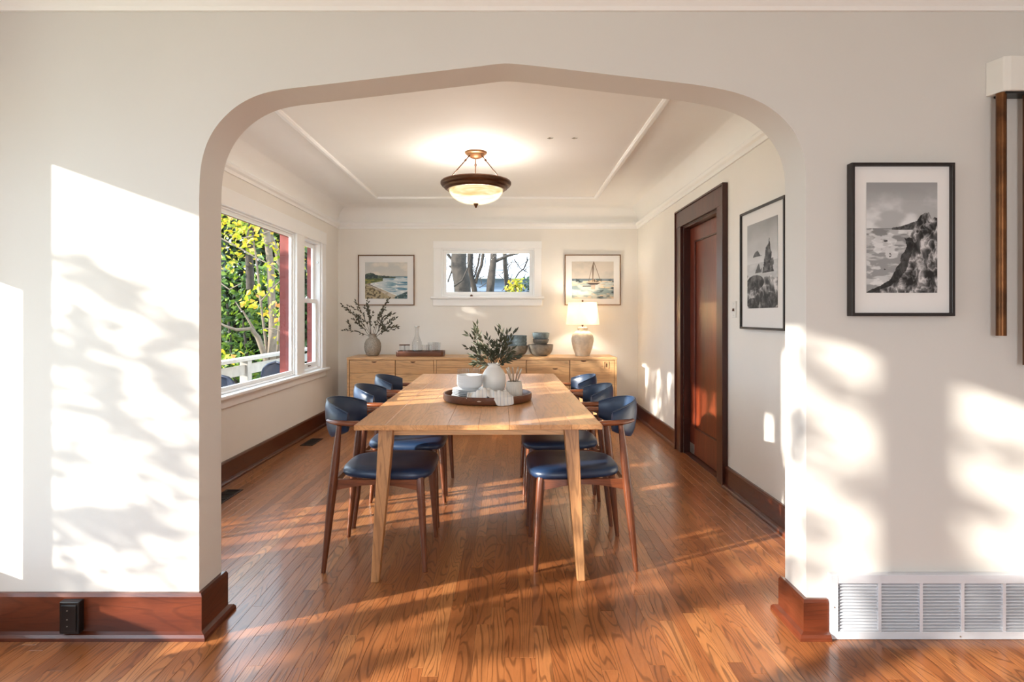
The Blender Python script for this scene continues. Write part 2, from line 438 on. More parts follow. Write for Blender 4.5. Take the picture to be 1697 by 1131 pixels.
def board_mesh(mb, x0, x1, a, b):
    g = .0002; c = .0007; o = len(mb.v)
    for z, e in ((-.022, 0), (-.0007, 0), (0, c)):
        mb.v += [(x0+g+e, a+g+e, z), (x1-g-e, a+g+e, z), (x1-g-e, b-g-e, z), (x0+g+e, b-g-e, z)]
    mb.f.append((o+8, o+9, o+10, o+11))
    for r in (0, 4):
        for j in range(4): mb.f.append((o+r+j, o+r+(j+1) % 4, o+r+4+(j+1) % 4, o+r+4+j))
def set_rnd(me, vals):
    at = me.attributes.new('rnd', 'FLOAT', 'POINT'); at.data.foreach_set('value', vals)
for i, bd in enumerate(boards[:300]):
    x0, x1, a, b = bd; cx, cy = (x0+x1)/2, (a+b)/2
    mb = MB(); board_mesh(mb, x0-cx, x1-cx, a-cy, b-cy); me = mb.mesh('floor_board')
    set_rnd(me, [random.random()]*len(mb.v)); obj('floor_board', me, 'floor', floor, loc=(cx, cy, 0))
mb = MB(); vals = []
for bd in boards[300:]:
    n0 = len(mb.v); board_mesh(mb, *bd); vals += [random.random()]*(len(mb.v)-n0)
me = mb.mesh('floor_boards'); set_rnd(me, vals); o = obj('floor_boards', me, 'floor', floor); o['kind'] = 'stuff'

# ------------------------------------------------------------------ baseboards with shoe moulding
def baseboard(name, p0, p1, nrm, h, mat, ext0=0, ext1=0):
    """run from p0 to p1, nrm points into the room; profile with shoe; ext = mitre lengthening per unit depth"""
    p0, p1, nrm = Vector(p0), Vector(p1), Vector(nrm); t = (p1-p0).normalized()
    prof = [(0, 0), (.02, 0), (.02, h-.012), (.014, h), (0, h)]
    sh = [(.02, 0), (.044, 0), (.043, .012), (.036, .022), (.02, .028)]
    def mk(pr):
        mb = MB(); n = len(pr)
        mb.v += [tuple(p0-t*ext0*d+nrm*d+Vector((0, 0, z+.0005))) for d, z in pr]+[tuple(p1+t*ext1*d+nrm*d+Vector((0, 0, z+.0005))) for d, z in pr]
        mb.f += [tuple(range(n)), tuple(range(2*n-1, n-1, -1))]+[(i, (i+1) % n, n+(i+1) % n, n+i) for i in range(n)]
        return mb
    o = struct(name, mk(prof), mat)
    obj('shoe_moulding', mk(sh), mat, o)
    return o
baseboard('baseboard_front_left', (XL, Y0, 0), (JL, Y0, 0), (0, -1, 0), .173, 'base', 0, 1)
baseboard('baseboard_jamb_left', (JL, Y0, 0), (JL, Y1, 0), (1, 0, 0), .173, 'basey', 1, 1)
baseboard('baseboard_front_right', (JR, Y0, 0), (1.235, Y0, 0), (0, -1, 0), .15, 'base', 1, 0)
baseboard('baseboard_jamb_right', (JR, Y0, 0), (JR, Y1, 0), (-1, 0, 0), .15, 'basey', 1, 1)
baseboard('baseboard_left', (XL, 3.70, 0), (XL, Y2, 0), (1, 0, 0), .165, 'basey', 0, -1)
baseboard('baseboard_back', (XL, Y2, 0), (XR, Y2, 0), (0, -1, 0), .165, 'base', -1, -1)
baseboard('baseboard_right', (XR, Y1, 0), (XR, 4.425, 0), (-1, 0, 0), .158, 'basey', -1, 0)
baseboard('baseboard_right_far', (XR, 5.69, 0), (XR, Y2, 0), (-1, 0, 0), .158, 'basey', 0, -1)

# ------------------------------------------------------------------ window_1: picture window between two double-hung sashes
win = struct('window_1', MB().box(XL, XL+.022, 3.73, 3.86, .665, 2.08)
             .box(XL, XL+.022, 6.02, 6.24, .665, 2.08).box(XL, XL+.022, 6.83, 6.965, .665, 2.08), 'trim', bevel=.003)
obj('head_casing', B(XL, XL+.026, 3.72, 6.975, 2.08, 2.215), 'trim', win, bevel=.004)
obj('window_sill', B(XL-.08, XL+.06, 3.71, 7.0, .638, .665), 'trim', win, bevel=.006)
obj('apron', B(XL, XL+.02, 3.73, 6.965, .565, .638), 'trim', win, bevel=.003)
def frame_x(x0, x1, y0, y1, z0, z1, w, wb=None):
    wb = wb or w
    return MB().box(x0, x1, y0, y0+w, z0, z1).box(x0, x1, y1-w, y1, z0, z1).box(x0, x1, y0+w, y1-w, z0, z0+wb).box(x0, x1, y0+w, y1-w, z1-w, z1)
e = .001
obj('picture_frame', frame_x(XL-.05, XL-.002, 3.86+e, 6.02-e, .665+e, 2.08-e, .014, .016), 'trim', win, bevel=.002)
obj('sash', frame_x(XL-.048, XL-.02, 3.875, 6.005, .682, 2.065, .026, .03), 'trim', win, bevel=.003)
obj('pane', PX(XL-.036, 3.905, 5.975, .70, 2.045), 'pane', win)
for y0, y1 in ((6.24, 6.83),):
    obj('jamb', frame_x(XL-.09, XL-.001, y0+e, y1-e, .665+e, 2.08-e, .018), 'trim', win)
    up = obj('upper_sash', frame_x(XL-.088, XL-.064, y0+.02, y1-.02, 1.405, 2.06, .045, .04), 'trim', win, bevel=.003)
    obj('pane', PX(XL-.078, y0+.06, y1-.06, 1.44, 2.02), 'pane', up)
    lo = obj('lower_sash', frame_x(XL-.06, XL-.034, y0+.02, y1-.02, .688, 1.445, .045, .06), 'trim', win, bevel=.003)
    obj('pane', PX(XL-.046, y0+.06, y1-.06, .74, 1.41), 'pane', lo)
    obj('sash_lift', MB().box(XL-.036, XL-.02, (y0+y1)/2-.03, (y0+y1)/2+.03, .712, .722), 'bronze', lo, bevel=.003)
    obj('sash_lock', MB().lathe([(0, 0), (.018, 0), (.018, .01), (.008, .022), (0, .022)], 12, (XL-.052, (y0+y1)/2, 1.446)), 'metal', lo)
    obj('sash_cord_pulley', MB().tube([(XL-.03, y1-.0195, 1.86), (XL-.03, y1-.026, 1.86)], .014, 12), 'metal', win)
for y0, y1 in ((3.73, 3.86), (6.02, 6.24), (6.83, 6.98)):
    obj('exterior_casing', B(XL-.15, XL-.1305, y0-.004, y1+.004, .6, 2.2), 'redpaint', win)
for y, xa in ((3.86+e, .052), (6.24+e, .092)):
    obj('exterior_jamb', B(XL-.13, XL-xa, y, y+.012, .667, 2.078), 'redpaint', win)
for y, xa in ((6.02-e, .052), (6.83-e, .092)):
    obj('exterior_jamb', B(XL-.13, XL-xa, y-.012, y, .667, 2.078), 'redpaint', win)
obj('exterior_head', B(XL-.155, XL-.1305, 3.73, 6.98, 2.07, 2.2), 'redpaint', win)

# added_sun_door: unseen glazed door, added to let sun bands onto the dining floor
d2 = struct('added_sun_door', MB().box(XL, XL+.022, 2.585, 2.66, 0, 2.08).box(XL, XL+.022, 3.60, 3.70, 0, 2.08).box(XL, XL+.022, 2.585, 3.70, 2.08, 2.2), 'trim', bevel=.003)
gs = obj('door_slab', frame_x(XL-.07, XL-.03, 2.662, 3.598, .006, 2.078, .07, .10), 'trim', d2)
for k in range(1, 4): obj('muntin', B(XL-.065, XL-.035, 2.732+k*.199-.016, 2.732+k*.199+.016, .106, 2.008), 'trim', gs)
for k in range(1, 3): obj('muntin', B(XL-.064, XL-.036, 2.732, 3.528, .7*k-.012, .7*k+.012), 'trim', gs)
obj('pane', PX(XL-.05, 2.732, 3.528, .106, 2.008), 'pane', gs)
obj('door_knob', MB().tube([(XL-.03, 3.56, 1.0), (XL-.0, 3.56, 1.0), (XL+.025, 3.56, 1.0)], [.01, .012, .026], 14), 'bronze', gs, smooth=50)

# ------------------------------------------------------------------ window_2: small high window in the far wall
x0, x1, z0, z1 = FW
w2 = struct('window_2', MB().box(-.958, x0, Y2-.022, Y2, z0-.01, 2.10).box(x1, .386, Y2-.022, Y2, z0-.01, 2.10), 'trim', bevel=.003)
obj('head_casing', B(-.962, .39, Y2-.026, Y2, 2.10, 2.19), 'trim', w2, bevel=.004)
obj('window_sill', B(-.995, .418, Y2-.055, Y2+.05, z0-.03, z0), 'trim', w2, bevel=.006)
obj('apron', B(-.965, .393, Y2-.02, Y2, 1.385, z0-.03), 'trim', w2, bevel=.003)
def frame_y(y0, y1, x0, x1, z0, z1, w, wb=None):
    wb = wb or w
    return MB().box(x0, x0+w, y0, y1, z0, z1).box(x1-w, x1, y0, y1, z0, z1).box(x0+w, x1-w, y0, y1, z0, z0+wb).box(x0+w, x1-w, y0, y1, z1-w, z1)
obj('jamb', frame_y(Y2+.001, Y2+.12, x0+e, x1-e, z0+e, z1-e, .016), 'trim', w2)
sh = obj('sash', frame_y(Y2+.03, Y2+.065, x0+.018, x1-.018, z0+.018, z1-.018, .042), 'trim', w2, bevel=.003)
obj('pane', PY(Y2+.048, x0+.055, x1-.055, z0+.055, z1-.055), 'pane', sh)
obj('latch_knob', MB().tube([(-.485, Y2-.02, 1.508), (-.485, Y2-.03, 1.508), (-.485, Y2-.045, 1.508)], [.008, .018, .014], 16), 'bronze', w2, smooth=40)
# unseen living room windows, openings shaped to throw sun patches on the arch wall
for i, (a, b, c, d) in enumerate(LW[3:]):
    ww = struct('window_%d' % (3+i), frame_x(XL-.1, XL-.04, a+e, b-e, c+e, d-e, .02), 'trim')

w3 = bpy.data.objects['window_3']
obj('mullion', B(XL-.03, XL-.002, 2.18, 2.225, .302, 2.028), 'trim', w3)  # unseen bar and panel, added to shape the leftmost sun patches
obj('panel', B(XL-.03, XL-.002, 2.225, 2.284, 1.45, 2.028), 'trim', w3)

# ------------------------------------------------------------------ door_1 in the right wall
casw = .145
dr = struct('door_1', MB().box(XR-.03, XR, DY0-casw, DY0, 0, DZ).box(XR-.03, XR, DY1, DY1+casw, 0, DZ), 'casing', bevel=.004)
obj('head_casing', B(XR-.032, XR, DY0-casw, DY1+casw, DZ, DZ+.142), 'casing', dr, bevel=.004)
obj('backband', MB().box(XR-.042, XR, DY0-casw-.016, DY0-casw, 0, DZ+.158).box(XR-.042, XR, DY1+casw, DY1+casw+.016, 0, DZ+.158)
    .box(XR-.042, XR, DY0-casw, DY1+casw, DZ+.142, DZ+.158), 'casing', dr, bevel=.004)
obj('jamb', MB().box(XR, XR+.15, DY0, DY0+.02, 0, DZ).box(XR, XR+.15, DY1-.02, DY1, 0, DZ).box(XR, XR+.15, DY0+.02, DY1-.02, DZ-.02, DZ), 'casing', dr)
a, b = DY0+.023, DY1-.023; X0, X1 = XR+.055, XR+.095
sl = obj('door_slab', MB().box(X0, X1, a, a+.115, .012, DZ-.024).box(X0, X1, b-.115, b, .012, DZ-.024)
         .box(X0, X1, a+.115, b-.115, .012, .25).box(X0, X1, a+.115, b-.115, DZ-.15, DZ-.024), 'doorw', dr, bevel=.003)
obj('panel', B(X0+.016, X1-.012, a+.112, b-.112, .247, DZ-.147), 'doorw', sl)
obj('panel_bead', frame_x(X0+.004, X0+.018, a+.113, b-.113, .248, DZ-.148, .012), 'casing', sl, bevel=.003)
obj('pivot_plate', B(X0-.003, X0+.003, b-.12, b+.002, .014, .105), 'metal', sl, bevel=.002)
obj('threshold', B(XR-.0, XR+.15, DY0+.02, DY1-.02, -.02, .006), 'casing', dr)

# ------------------------------------------------------------------ dining table
TZ = .735; RZ = math.radians(1.05)
tb = thing('dining_table', 'long light oak dining table with slightly splayed tapered legs', 'table', (-.175, 4.15, 0), RZ)
TWD, TL = 1.18, 2.575
nb = 8
for i in range(nb):
    u0 = -TWD/2+i*TWD/nb; u1 = u0+TWD/nb
    obj('tabletop_board', B(u0+.0004, u1-.0004, -TL/2, TL/2, TZ-.024, TZ), 'oak', tb, bevel=.0012 if 0 < i < nb-1 else .003)
ax, ay = .455, 1.20
for sx in (-1, 1):
    obj('apron', B(sx*ax-.011, sx*ax+.011, -ay+.03, ay-.03, TZ-.062, TZ-.0245), 'oak', tb, bevel=.002)
for sy in (-1, 1):
    obj('apron', B(-ax+.03, ax-.03, sy*ay-.011, sy*ay+.011, TZ-.062, TZ-.0245), 'oakx', tb, bevel=.002)
for sx in (-1, 1):
    for sy in (-1, 1):
        obj('leg', MB().frustum((sx*.486, sy*1.29, 0), .038, .045, (sx*.446, sy*1.215, TZ-.0245), .07, .07), 'oakz', tb, bevel=.004)

# ------------------------------------------------------------------ chairs (local: faces +x)
def make_chair():
    r = thing('dining_chair', 'x', 'chair')
    # seat: superellipse pad, domed
    def outline(t, s=1.0):
        c, q = math.cos(t), math.sin(t); p = 2/4.2
        x = abs(c)**p*(1 if c >= 0 else -1); y = abs(q)**p*(1 if q >= 0 else -1)
        w = .238+(.022*x if x > 0 else .045*x)
        return (.05+x*.235*s, y*w*s)
    P = []
    for s, z in ((0.001, .449), (.9, .449), (.97, .452), (1.0, .463), (1.0, .475), (.975, .487), (.92, .4945), (.75, .4985), (.5, .4965), (.25, .493), (0.001, .492)):
        P.append([(*outline(2*PI*j/56, s), z-.010*(1-abs(s))*0) for j in range(56)])
    obj('seat', MB().quadgrid(P, closed_v=True), 'leather', r, smooth=60)
    wl = []
    for j in range(57): x, y = outline(2*PI*j/56, 1.0); wl.append((x*1.0, y, .469))
    # seat rails, arched below
    for sy in (-1, 1):
        mb = MB(); top, bot = [], []
        P = []
        for j in range(13):
            t = j/12; x = -.195+t*.415; y = sy*(.212+.004*math.sin(t*PI)+(.006*t)); zb = .395+.030*math.sin(t*PI)
            P.append([(x, y-.011, zb), (x, y+.011, zb), (x, y+.011, .449), (x, y-.011, .449)])
        mb.quadgrid(P, closed_v=True); obj('side_rail', mb, 'walnuty', r)
    for x, w in ((.222, .205), (-.2, .195)):
        P = []
        for j in range(11):
            t = j/10*2-1; zb = .40+.022*(1-t*t)
            P.append([(x-.011, t*w, zb), (x+.011, t*w, zb), (x+.011, t*w, .449), (x-.011, t*w, .449)])
        obj('cross_rail', MB().quadgrid(P, closed_v=True), 'walnut', r)
    for sy in (-1, 1):
        pts = [(.252, sy*.236, 0), (.244, sy*.229, .15), (.234, sy*.222, .32), (.225, sy*.216, .44), (.224, sy*.215, .458)]
        obj('front_leg', MB().tube(pts, [.0115, .015, .0195, .021, .017], 14), 'walnut', r, smooth=50)
        pts = [(-.243, sy*.238, 0), (-.222, sy*.232, .2), (-.203, sy*.226, .40), (-.186, sy*.224, .56), (-.170, sy*.224, .715)]
        obj('back_leg', MB().tube(pts, [.0115, .0175, .0225, .020, .0125], 14), 'walnut', r, smooth=50)
    # arms: curved wood rail ends
    CX, R, RX = -.085, .215, .198
    for sy in (-1, 1):
        pts = []; rad = []
        for th in np.linspace(38, 92, 11):
            a = math.radians(th); pts.append((CX-(RX+.006)*math.cos(a), sy*(R+.012)*math.sin(a), .7245)); rad.append(.0125+.008*min(1, (th-38)/25))
        pts += [(-.066, sy*.226, .7245), (-.058, sy*.225, .7245)]; rad += [.017, .009]
        obj('armrest', MB().tube(pts, rad, 14, sx=1.05, sy=.66), 'walnuty', r, smooth=50)
    # back shell: lens shaped, curved round the sitter
    Pn, Po = [], []
    N, K = 33, 11
    for i in range(N):
        u = i/(N-1)*2-1; th = math.radians(76*u); e2 = math.cos(th)**.6
        zt = .733+.087*e2; zb = .722-.094*e2
        ri, ro = [], []
        for j in range(K):
            v = j/(K-1); z = zb+(zt-zb)*v; lean = .012*((z-.72)/.1)*max(0, math.cos(th))
            bul = .006*math.sin(v*PI)
            rin = R-.020-bul*.4; rout = R+.002+bul
            tt = abs(v*2-1)**5
            rin2 = rin+tt*.010; rout2 = rout-tt*.010
            ri.append((CX-(rin2-R+RX+lean)*math.cos(th), (rin2+.004)*math.sin(th), z)); ro.append((CX-(rout2-R+RX+lean)*math.cos(th), (rout2+.004)*math.sin(th), z))
        Pn.append(ri+ro[::-1])
    mb = MB().quadgrid(Pn, closed_v=True)
    n = len(Pn[0]); o0 = (N-1)*n
    mb.f += [tuple(range(n)), tuple(o0+i for i in range(n))]
    bk = obj('backrest', mb, 'leather', r, smooth=60)
    tops = [(CX-(RX-.009+.012*((p[K-1][2]-.72)/.1)*max(0, math.cos(math.radians(76*(i/(N-1)*2-1)))))*math.cos(math.radians(76*(i/(N-1)*2-1))),
             (R-.005)*math.sin(math.radians(76*(i/(N-1)*2-1))), p[K-1][2]+.001) for i, p in enumerate(Pn)]
    obj('piping', MB().tube(tops, .0035, 8), 'leather', bk, smooth=60)
    return r
ch0 = make_chair()
spots = [(-.673, 3.185, 0, 'navy leather and walnut chair nearest the arch on the window side of table'),
         (-.690, 3.815, 0, 'middle navy leather chair on the window side of the table'),
         (-.700, 4.44, 0, 'navy leather chair nearest the sideboard on the window side of table'),
         (.370, 3.195, PI, 'navy leather and walnut chair nearest the arch on the door side of table'),
         (.356, 3.835, PI, 'middle navy leather chair on the door side of the table'),
         (.342, 4.465, PI, 'navy leather chair nearest the sideboard on the door side of table')]
for i, (x, y, a, lb) in enumerate(spots):
    c = ch0 if i == 0 else copy_tree(ch0)
    c.location = (x, y, .0005); c.rotation_euler = (0, 0, a+RZ*.6+(0, .01, -.012, .008, -.01, .012)[i]); c['label'] = lb; c['group'] = 'dining chairs round the table'

# ------------------------------------------------------------------ sideboard
SX0, SX1, SY0, SY1, SZ = -1.878, 1.222, 6.93, 7.48, .78
sbx, sby = (SX0+SX1)/2, (SY0+SY1)/2
sb = thing('sideboard', 'long low oak sideboard with drawers and doors against the far wall', 'sideboard', (sbx, sby, 0))
hw, hd = (SX1-SX0)/2, (SY1-SY0)/2
obj('carcass', MB().box(-hw, -hw+.025, -hd, hd, .12, SZ-.028).box(hw-.025, hw, -hd, hd, .12, SZ-.028).box(-hw+.025, hw-.025, -hd+.03, hd, .12, SZ-.028)
    .box(-hw+.025, hw-.025, -hd, -hd+.03, .12, .145), 'oakx', sb, bevel=.002)
obj('top', B(-hw-.004, hw+.004, -hd-.004, hd, SZ-.028, SZ), 'oakx', sb, bevel=.003)
def sx_(px): return (px-846)*.00693-sbx
def pull(parent, x, z):
    obj('finger_pull', MB().prism([(x-.032, z+.007), (x+.032, z+.007), (x+.022, z-.005), (x, z-.009), (x-.022, z-.005)], lambda u, v, t: (u, t, v), -hd-.002, -hd+.004), 'bronze', parent)
divs = [(579.5, 654.5, [.60, .36]), (655.8, 718.5, [.587, .36]), (723.5, 796, [.662, .42]), (797, 871.5, [.662, .42]), (873, 943.5, []), (945, 1018, [])]
obj('stile', B(sx_(719), sx_(723), -hd+.001, -hd+.03, .145, SZ-.0285), 'oakx', sb)
for i, (a, b, cuts) in enumerate(divs):
    zs = [SZ-.031]+cuts+[.148]
    for j, (zt, zb) in enumerate(zip(zs, zs[1:])):
        dd = obj('drawer_front' if cuts else 'cabinet_door', B(sx_(a), sx_(b), -hd+.001, -hd+.029, zb+.0015, zt-.0015), 'oakx', sb, bevel=.0015)
        if j == 0 and i < 2: pull(dd, (sx_(a)+sx_(b))/2+(.02 if i == 0 else -.02), zt-.022)
        if j == 0 and i == 4: pull(dd, sx_(920), zt-.10)
        if j == 0 and i == 5: pull(dd, sx_(967), zt-.012)
        if i == 5:
            obj('pull_plate', frame_y(-hd-.005, -hd+.002, sx_(1000.5), sx_(1009), .648, .735, .008), 'oakx', dd, bevel=.002)
            obj('pull_slot', B(sx_(1004.3), sx_(1005.6), -hd-.004, -hd+.001, .67, .712), 'bronze', dd)
for sx in (-1, 1):
    for sy in (-1, 1):
        obj('leg', MB().frustum((sx*(hw-.12), sy*(hd-.08), 0), .035, .035, (sx*(hw-.14), sy*(hd-.09), .12), .055, .055), 'oakz', sb, bevel=.003)
for s in (0,):
    obj('leg', MB().frustum((0, -hd+.08, 0), .035, .035, (0, -hd+.09, .12), .055, .055), 'oakz', sb, bevel=.003)

# ------------------------------------------------------------------ branches
def branch(name, label, cat, group, base, tip, droop, nleaf, L, w, mat, twigs=2, seed=0, ll=1.0):
    rnd = random.Random(seed)
    base = Vector(base); tip = Vector(tip)-base
    def curve(a, b, dr, n=9):
        return [a.lerp(b, t)+Vector((0, 0, dr*math.sin(t*PI)*.5))+Vector((0, 0, 0)) for t in [i/(n-1) for i in range(n)]]
    r = thing(name, label, cat, base, 0, group)
    main = curve(Vector((0, 0, 0)), tip, droop)
    mb = MB(); mb.tube(main, [.0026*(1-.7*i/8) for i in range(9)], 5); lf = MB()
    lines = [(main, nleaf, .30)]
    for k in range(twigs):
        i = rnd.randint(3, 6); st = main[i]; d = (main[i+1]-main[i]).normalized()
        off = Vector((rnd.uniform(-1, 1), rnd.uniform(-.6, .6), rnd.uniform(-.1, .8))).normalized()
        tw = curve(st, st+(d*.6+off*.6).normalized()*tip.length*rnd.uniform(.28, .42), .01, 6)
        mb.tube(tw, [.0016, .0015, .0013, .0012, .001, .0008], 4); lines.append((tw, max(4, nleaf//2), .1))
    for pts, nl, st in lines:
        for q in range(nl):
            t = st+(1-st)*(q+rnd.random()*.6)/nl; t = min(t, .999); f = t*(len(pts)-1); i = int(f)
            p = pts[i].lerp(pts[i+1], f-i); d = (pts[i+1]-pts[i]).normalized()
            s = Vector((rnd.uniform(-1, 1), rnd.uniform(-1, 1), rnd.uniform(-.6, .6)))
            s = (s-d*s.dot(d)).normalized()
            dl = (d*rnd.uniform(.5, 1.0)+s*rnd.uniform(.5, .9)).normalized()
            nrm = Vector((rnd.uniform(-.5, .5), -1, rnd.uniform(-.3, .9)))
            lf.leaf(p, dl, nrm, L*rnd.uniform(.7, 1.25), w*rnd.uniform(.8, 1.2))
        d = (pts[-1]-pts[-2]).normalized(); lf.leaf(pts[-1], d, Vector((.2, -1, .3)), L, w)
    obj('stem', mb, 'stem', r); o = obj('leaves', lf, mat, r); o['kind'] = 'stuff'
    return r

# ------------------------------------------------------------------ things on the sideboard
gv = thing('vase', 'grey speckled stoneware vase of leafy branches on sideboard', 'vase', (-1.648, 7.22, SZ+.0005))
obj('body', MB().lathe([(0, 0), (.055, 0), (.075, .012), (.094, .06), (.1, .11), (.097, .15), (.08, .19), (.052, .215), (.043, .225), (.043, .25), (.05, .262), (.044, .262), (.037, .25), (.037, .22), (.07, .18), (.08, .1), (.05, .02), (0, .018)], 40), 'greyvase', gv, smooth=50)
gb = Vector((-1.648, 7.22, SZ+.2))
tips = [(570, 548), (574, 512), (590, 500), (608, 506), (609, 497), (640, 500), (646, 520), (655, 540), (658, 545), (632, 515), (585, 530), (650, 532)]
for i, (px, py) in enumerate(tips):
    d = 7.2+.10*math.sin(i*2.1); tp = ((px-846)*d/1000, d, 1.25-(py-525)*d/1000)
    lb = 'leafy brown-green branch in the grey vase on the sideboard'
    branch('leafy_branch', lb, 'branch', 'branches in the grey vase', gb+Vector((math.cos(i)*.018, math.sin(i)*.018, 0)), tp, .06, 16, .040, .017, 'olive2', 2, i)

st = thing('serving_tray', 'brown wooden tray with glasses and carafe on the sideboard', 'tray', (-1.068, 7.2, SZ+.0005))
outer = []
for a, b in ((.28, .11),):
    pass
def rounded(hx, hy, r, n=6):
    pts = []
    for cx, cy, a0 in ((hx-r, hy-r, 0), (-hx+r, hy-r, 90), (-hx+r, -hy+r, 180), (hx-r, -hy+r, 270)):
        for k in range(n+1):
            a = math.radians(a0+90*k/n); pts.append((cx+r*math.cos(a), cy+r*math.sin(a)))
    return pts
P = []
for s, z in ((.3, 0), (.985, 0), (1, .004), (1, .058), (.997, .062), (.955, .062), (.945, .058), (.94, .014), (.3, .012)):
    P.append([(x*s, y*(s if s > .5 else s), z) for x, y in rounded(.278, .13, .03)])
mb = MB().quadgrid(P, closed_v=True); n = len(P[0]); mb.f += [tuple(range(n)), tuple((len(P)-1)*n+i for i in range(n))]
obj('tray_body', mb, 'traywood', st, smooth=40)
for s in (-1, 1): obj('handle', MB().box(s*.2805-.003, s*.2805+.003, -.04, .04, .03, .05), 'bronze', st, bevel=.002)

def tumbler(loc, r, h, label, group, flare=1.06, rimdark=False):
    t = thing('drinking_glass', label, 'glass', loc, 0, group)
    obj('glass_body', MB().lathe([(0, 0), (r*.86, 0), (r*.9, .003), (r, h*.5), (r*flare, h)], 24, captop=False), 'glass', t, smooth=40)
    if rimdark: obj('rim', MB().lathe([(r*flare-.001, h-.012), (r*flare+.001, h-.012), (r*flare+.001, h), (r*flare-.001, h)], 24), 'bronze', t)
    return t
zt = SZ+.0135
for i, x in enumerate((-1.285, -1.235)):
    tumbler((x, 7.17+.02*i, zt), .034, .125, 'dark-rimmed tumbler on the sideboard tray, %s' % ('at its left end' if i == 0 else 'the one nearer the carafe'), 'dark-rimmed tumblers on the sideboard tray', rimdark=True)
cf = thing('carafe', 'clear glass carafe with dark drink in the middle of sideboard tray', 'carafe', (-1.11, 7.17, zt))
obj('carafe_body', MB().lathe([(0, 0), (.055, 0), (.06, .004), (.06, .12), (.055, .15), (.03, .215), (.021, .25), (.021, .325), (.028, .338)], 32, captop=False), 'glass', cf, smooth=40)
obj('drink', MB().lathe([(0, .009), (.0555, .009), (.0555, .055), (0, .055)], 32), 'tint', cf, smooth=40)
obj('collar', MB().lathe([(.0285, .332), (.030, .334), (.030, .344), (.0285, .345), (.026, .344)], 24), 'metal', cf)
for i, (x, y) in enumerate(((-1.02, 7.16), (-.975, 7.24), (-.945, 7.15), (-.90, 7.25), (-.868, 7.16))):
    tumbler((x, y, zt), .031 if i < 2 else .034, .12 if i < 2 else .15, '%s' % ('short clear tumbler nearest the carafe', 'short clear tumbler second from the carafe', 'tall clear tumbler third from the carafe', 'tall clear tumbler fourth from the carafe', 'tall clear tumbler at the right end of the sideboard tray')[i], 'clear tumblers right of the carafe')

def bowl_mesh(r, h, foot=.45, t=.006):
    o = [(0, .004), (r*foot-.004, .004), (r*foot-.002, 0), (r*foot, 0), (r*foot+.002, .006)]
    for k in range(1, 9):
        a = k/8; o.append((r*(foot+(1-foot)*math.sin(a*PI/2)**.8), .006+(h-.006)*(1-math.cos(a*PI/2))**.85))
    ins = [(max(x-t, 0), z+(t*.6 if i < len(o)-1 else 0)) for i, (x, z) in enumerate(o)][5:][::-1]
    return MB().lathe(o+ins+[(0, .012)], 36)
def bowl(loc, r, h, mat, label, group, foot=.45):
    o = obj('bowl', bowl_mesh(r, h, foot), mat, None, smooth=45, loc=loc)
    return tag(o, label, 'bowl', group)
bx, by = .362, 7.22
z = SZ+.0005
bowl((bx, by, z), .15, .135, 'bluebowl2', 'wide taupe bowl at the bottom of the stack beside the lamp', 'stoneware bowls on the sideboard', .5)
bowl((bx, by, z+.135), .098, .065, 'bluebowl2', 'shallow taupe bowl in the middle of the stack beside the lamp', 'stoneware bowls on the sideboard', .62)
bowl((bx+.002, by, z+.195), .102, .082, 'bluebowl', 'blue-grey deep bowl topping the stack beside the lamp', 'stoneware bowls on the sideboard', .78)
bx = .06
bowl((bx, by, z), .15, .125, 'bluebowl2', 'wide bowl at the bottom of the stack behind the olive branches', 'stoneware bowls on the sideboard', .5)
bowl((bx+.01, by, z+.09), .125, .075, 'bluebowl', 'second bowl up in the stack behind the olive branches', 'stoneware bowls on the sideboard', .75)
bowl((bx+.01, by, z+.132), .125, .075, 'bluebowl', 'third bowl up in the stack behind the olive branches', 'stoneware bowls on the sideboard', .75)
bowl((bx+.01, by, z+.174), .125, .07, 'bluebowl', 'topmost bowl in the stack behind the olive branches', 'stoneware bowls on the sideboard', .75)

lp = thing('table_lamp', 'cream ceramic table lamp with white tapered shade on sideboard', 'lamp', (.86, 7.2, SZ+.0005))
obj('base', MB().lathe([(0, 0), (.082, 0), (.085, .004), (.085, .014), (.088, .02), (.118, .10), (.132, .17), (.133, .21), (.122, .255), (.09, .29), (.058, .303), (.056, .312), (.060, .316), (.058, .326), (.060, .331), (.058, .341), (.054, .345), (0, .345)], 40), 'lampbase', lp, smooth=40)
obj('stem', MB().lathe([(0, .345), (.008, .345), (.008, .36), (.013, .363), (.013, .372), (.006, .376), (.006, .47), (.012, .472), (.012, .48), (0, .48)], 16), 'bronze', lp, smooth=40)
shd = obj('lamp_shade', MB().quadgrid([[(r*math.cos(2*PI*j/48), r*math.sin(2*PI*j/48), zz) for j in range(48)] for r, zz in ((.197, .375), (.170, .638), (.168, .638), (.195, .375))], closed_v=True, closed_u=True), 'shade', lp, smooth=40)
obj('harp', MB().tube([(-.0, 0, .47), (.05, 0, .5), (.06, 0, .56), (.04, 0, .62), (0, 0, .638), (-.04, 0, .62), (-.06, 0, .56), (-.05, 0, .5), (0, 0, .47)], .002, 6), 'metal', lp)
obj('finial', MB().lathe([(0, .636), (.012, .638), (.008, .648), (.013, .656), (.006, .668), (0, .669)], 16), 'bronze', lp, smooth=50)
obj('shade_spider', MB().tube([(-.168, 0, .634), (.168, 0, .634)], .002, 6).tube([(0, -.168, .634), (0, .168, .634)], .002, 6), 'metal', shd)
pl = bpy.data.lights.new('lamp_bulb_light', 'POINT'); pl.energy = 5.5; pl.color = (1, .90, .76); pl.shadow_soft_size = .045
po = bpy.data.objects.new('lamp_bulb_light', pl); COL.objects.link(po); po.parent = lp; po.location = (0, 0, .53)

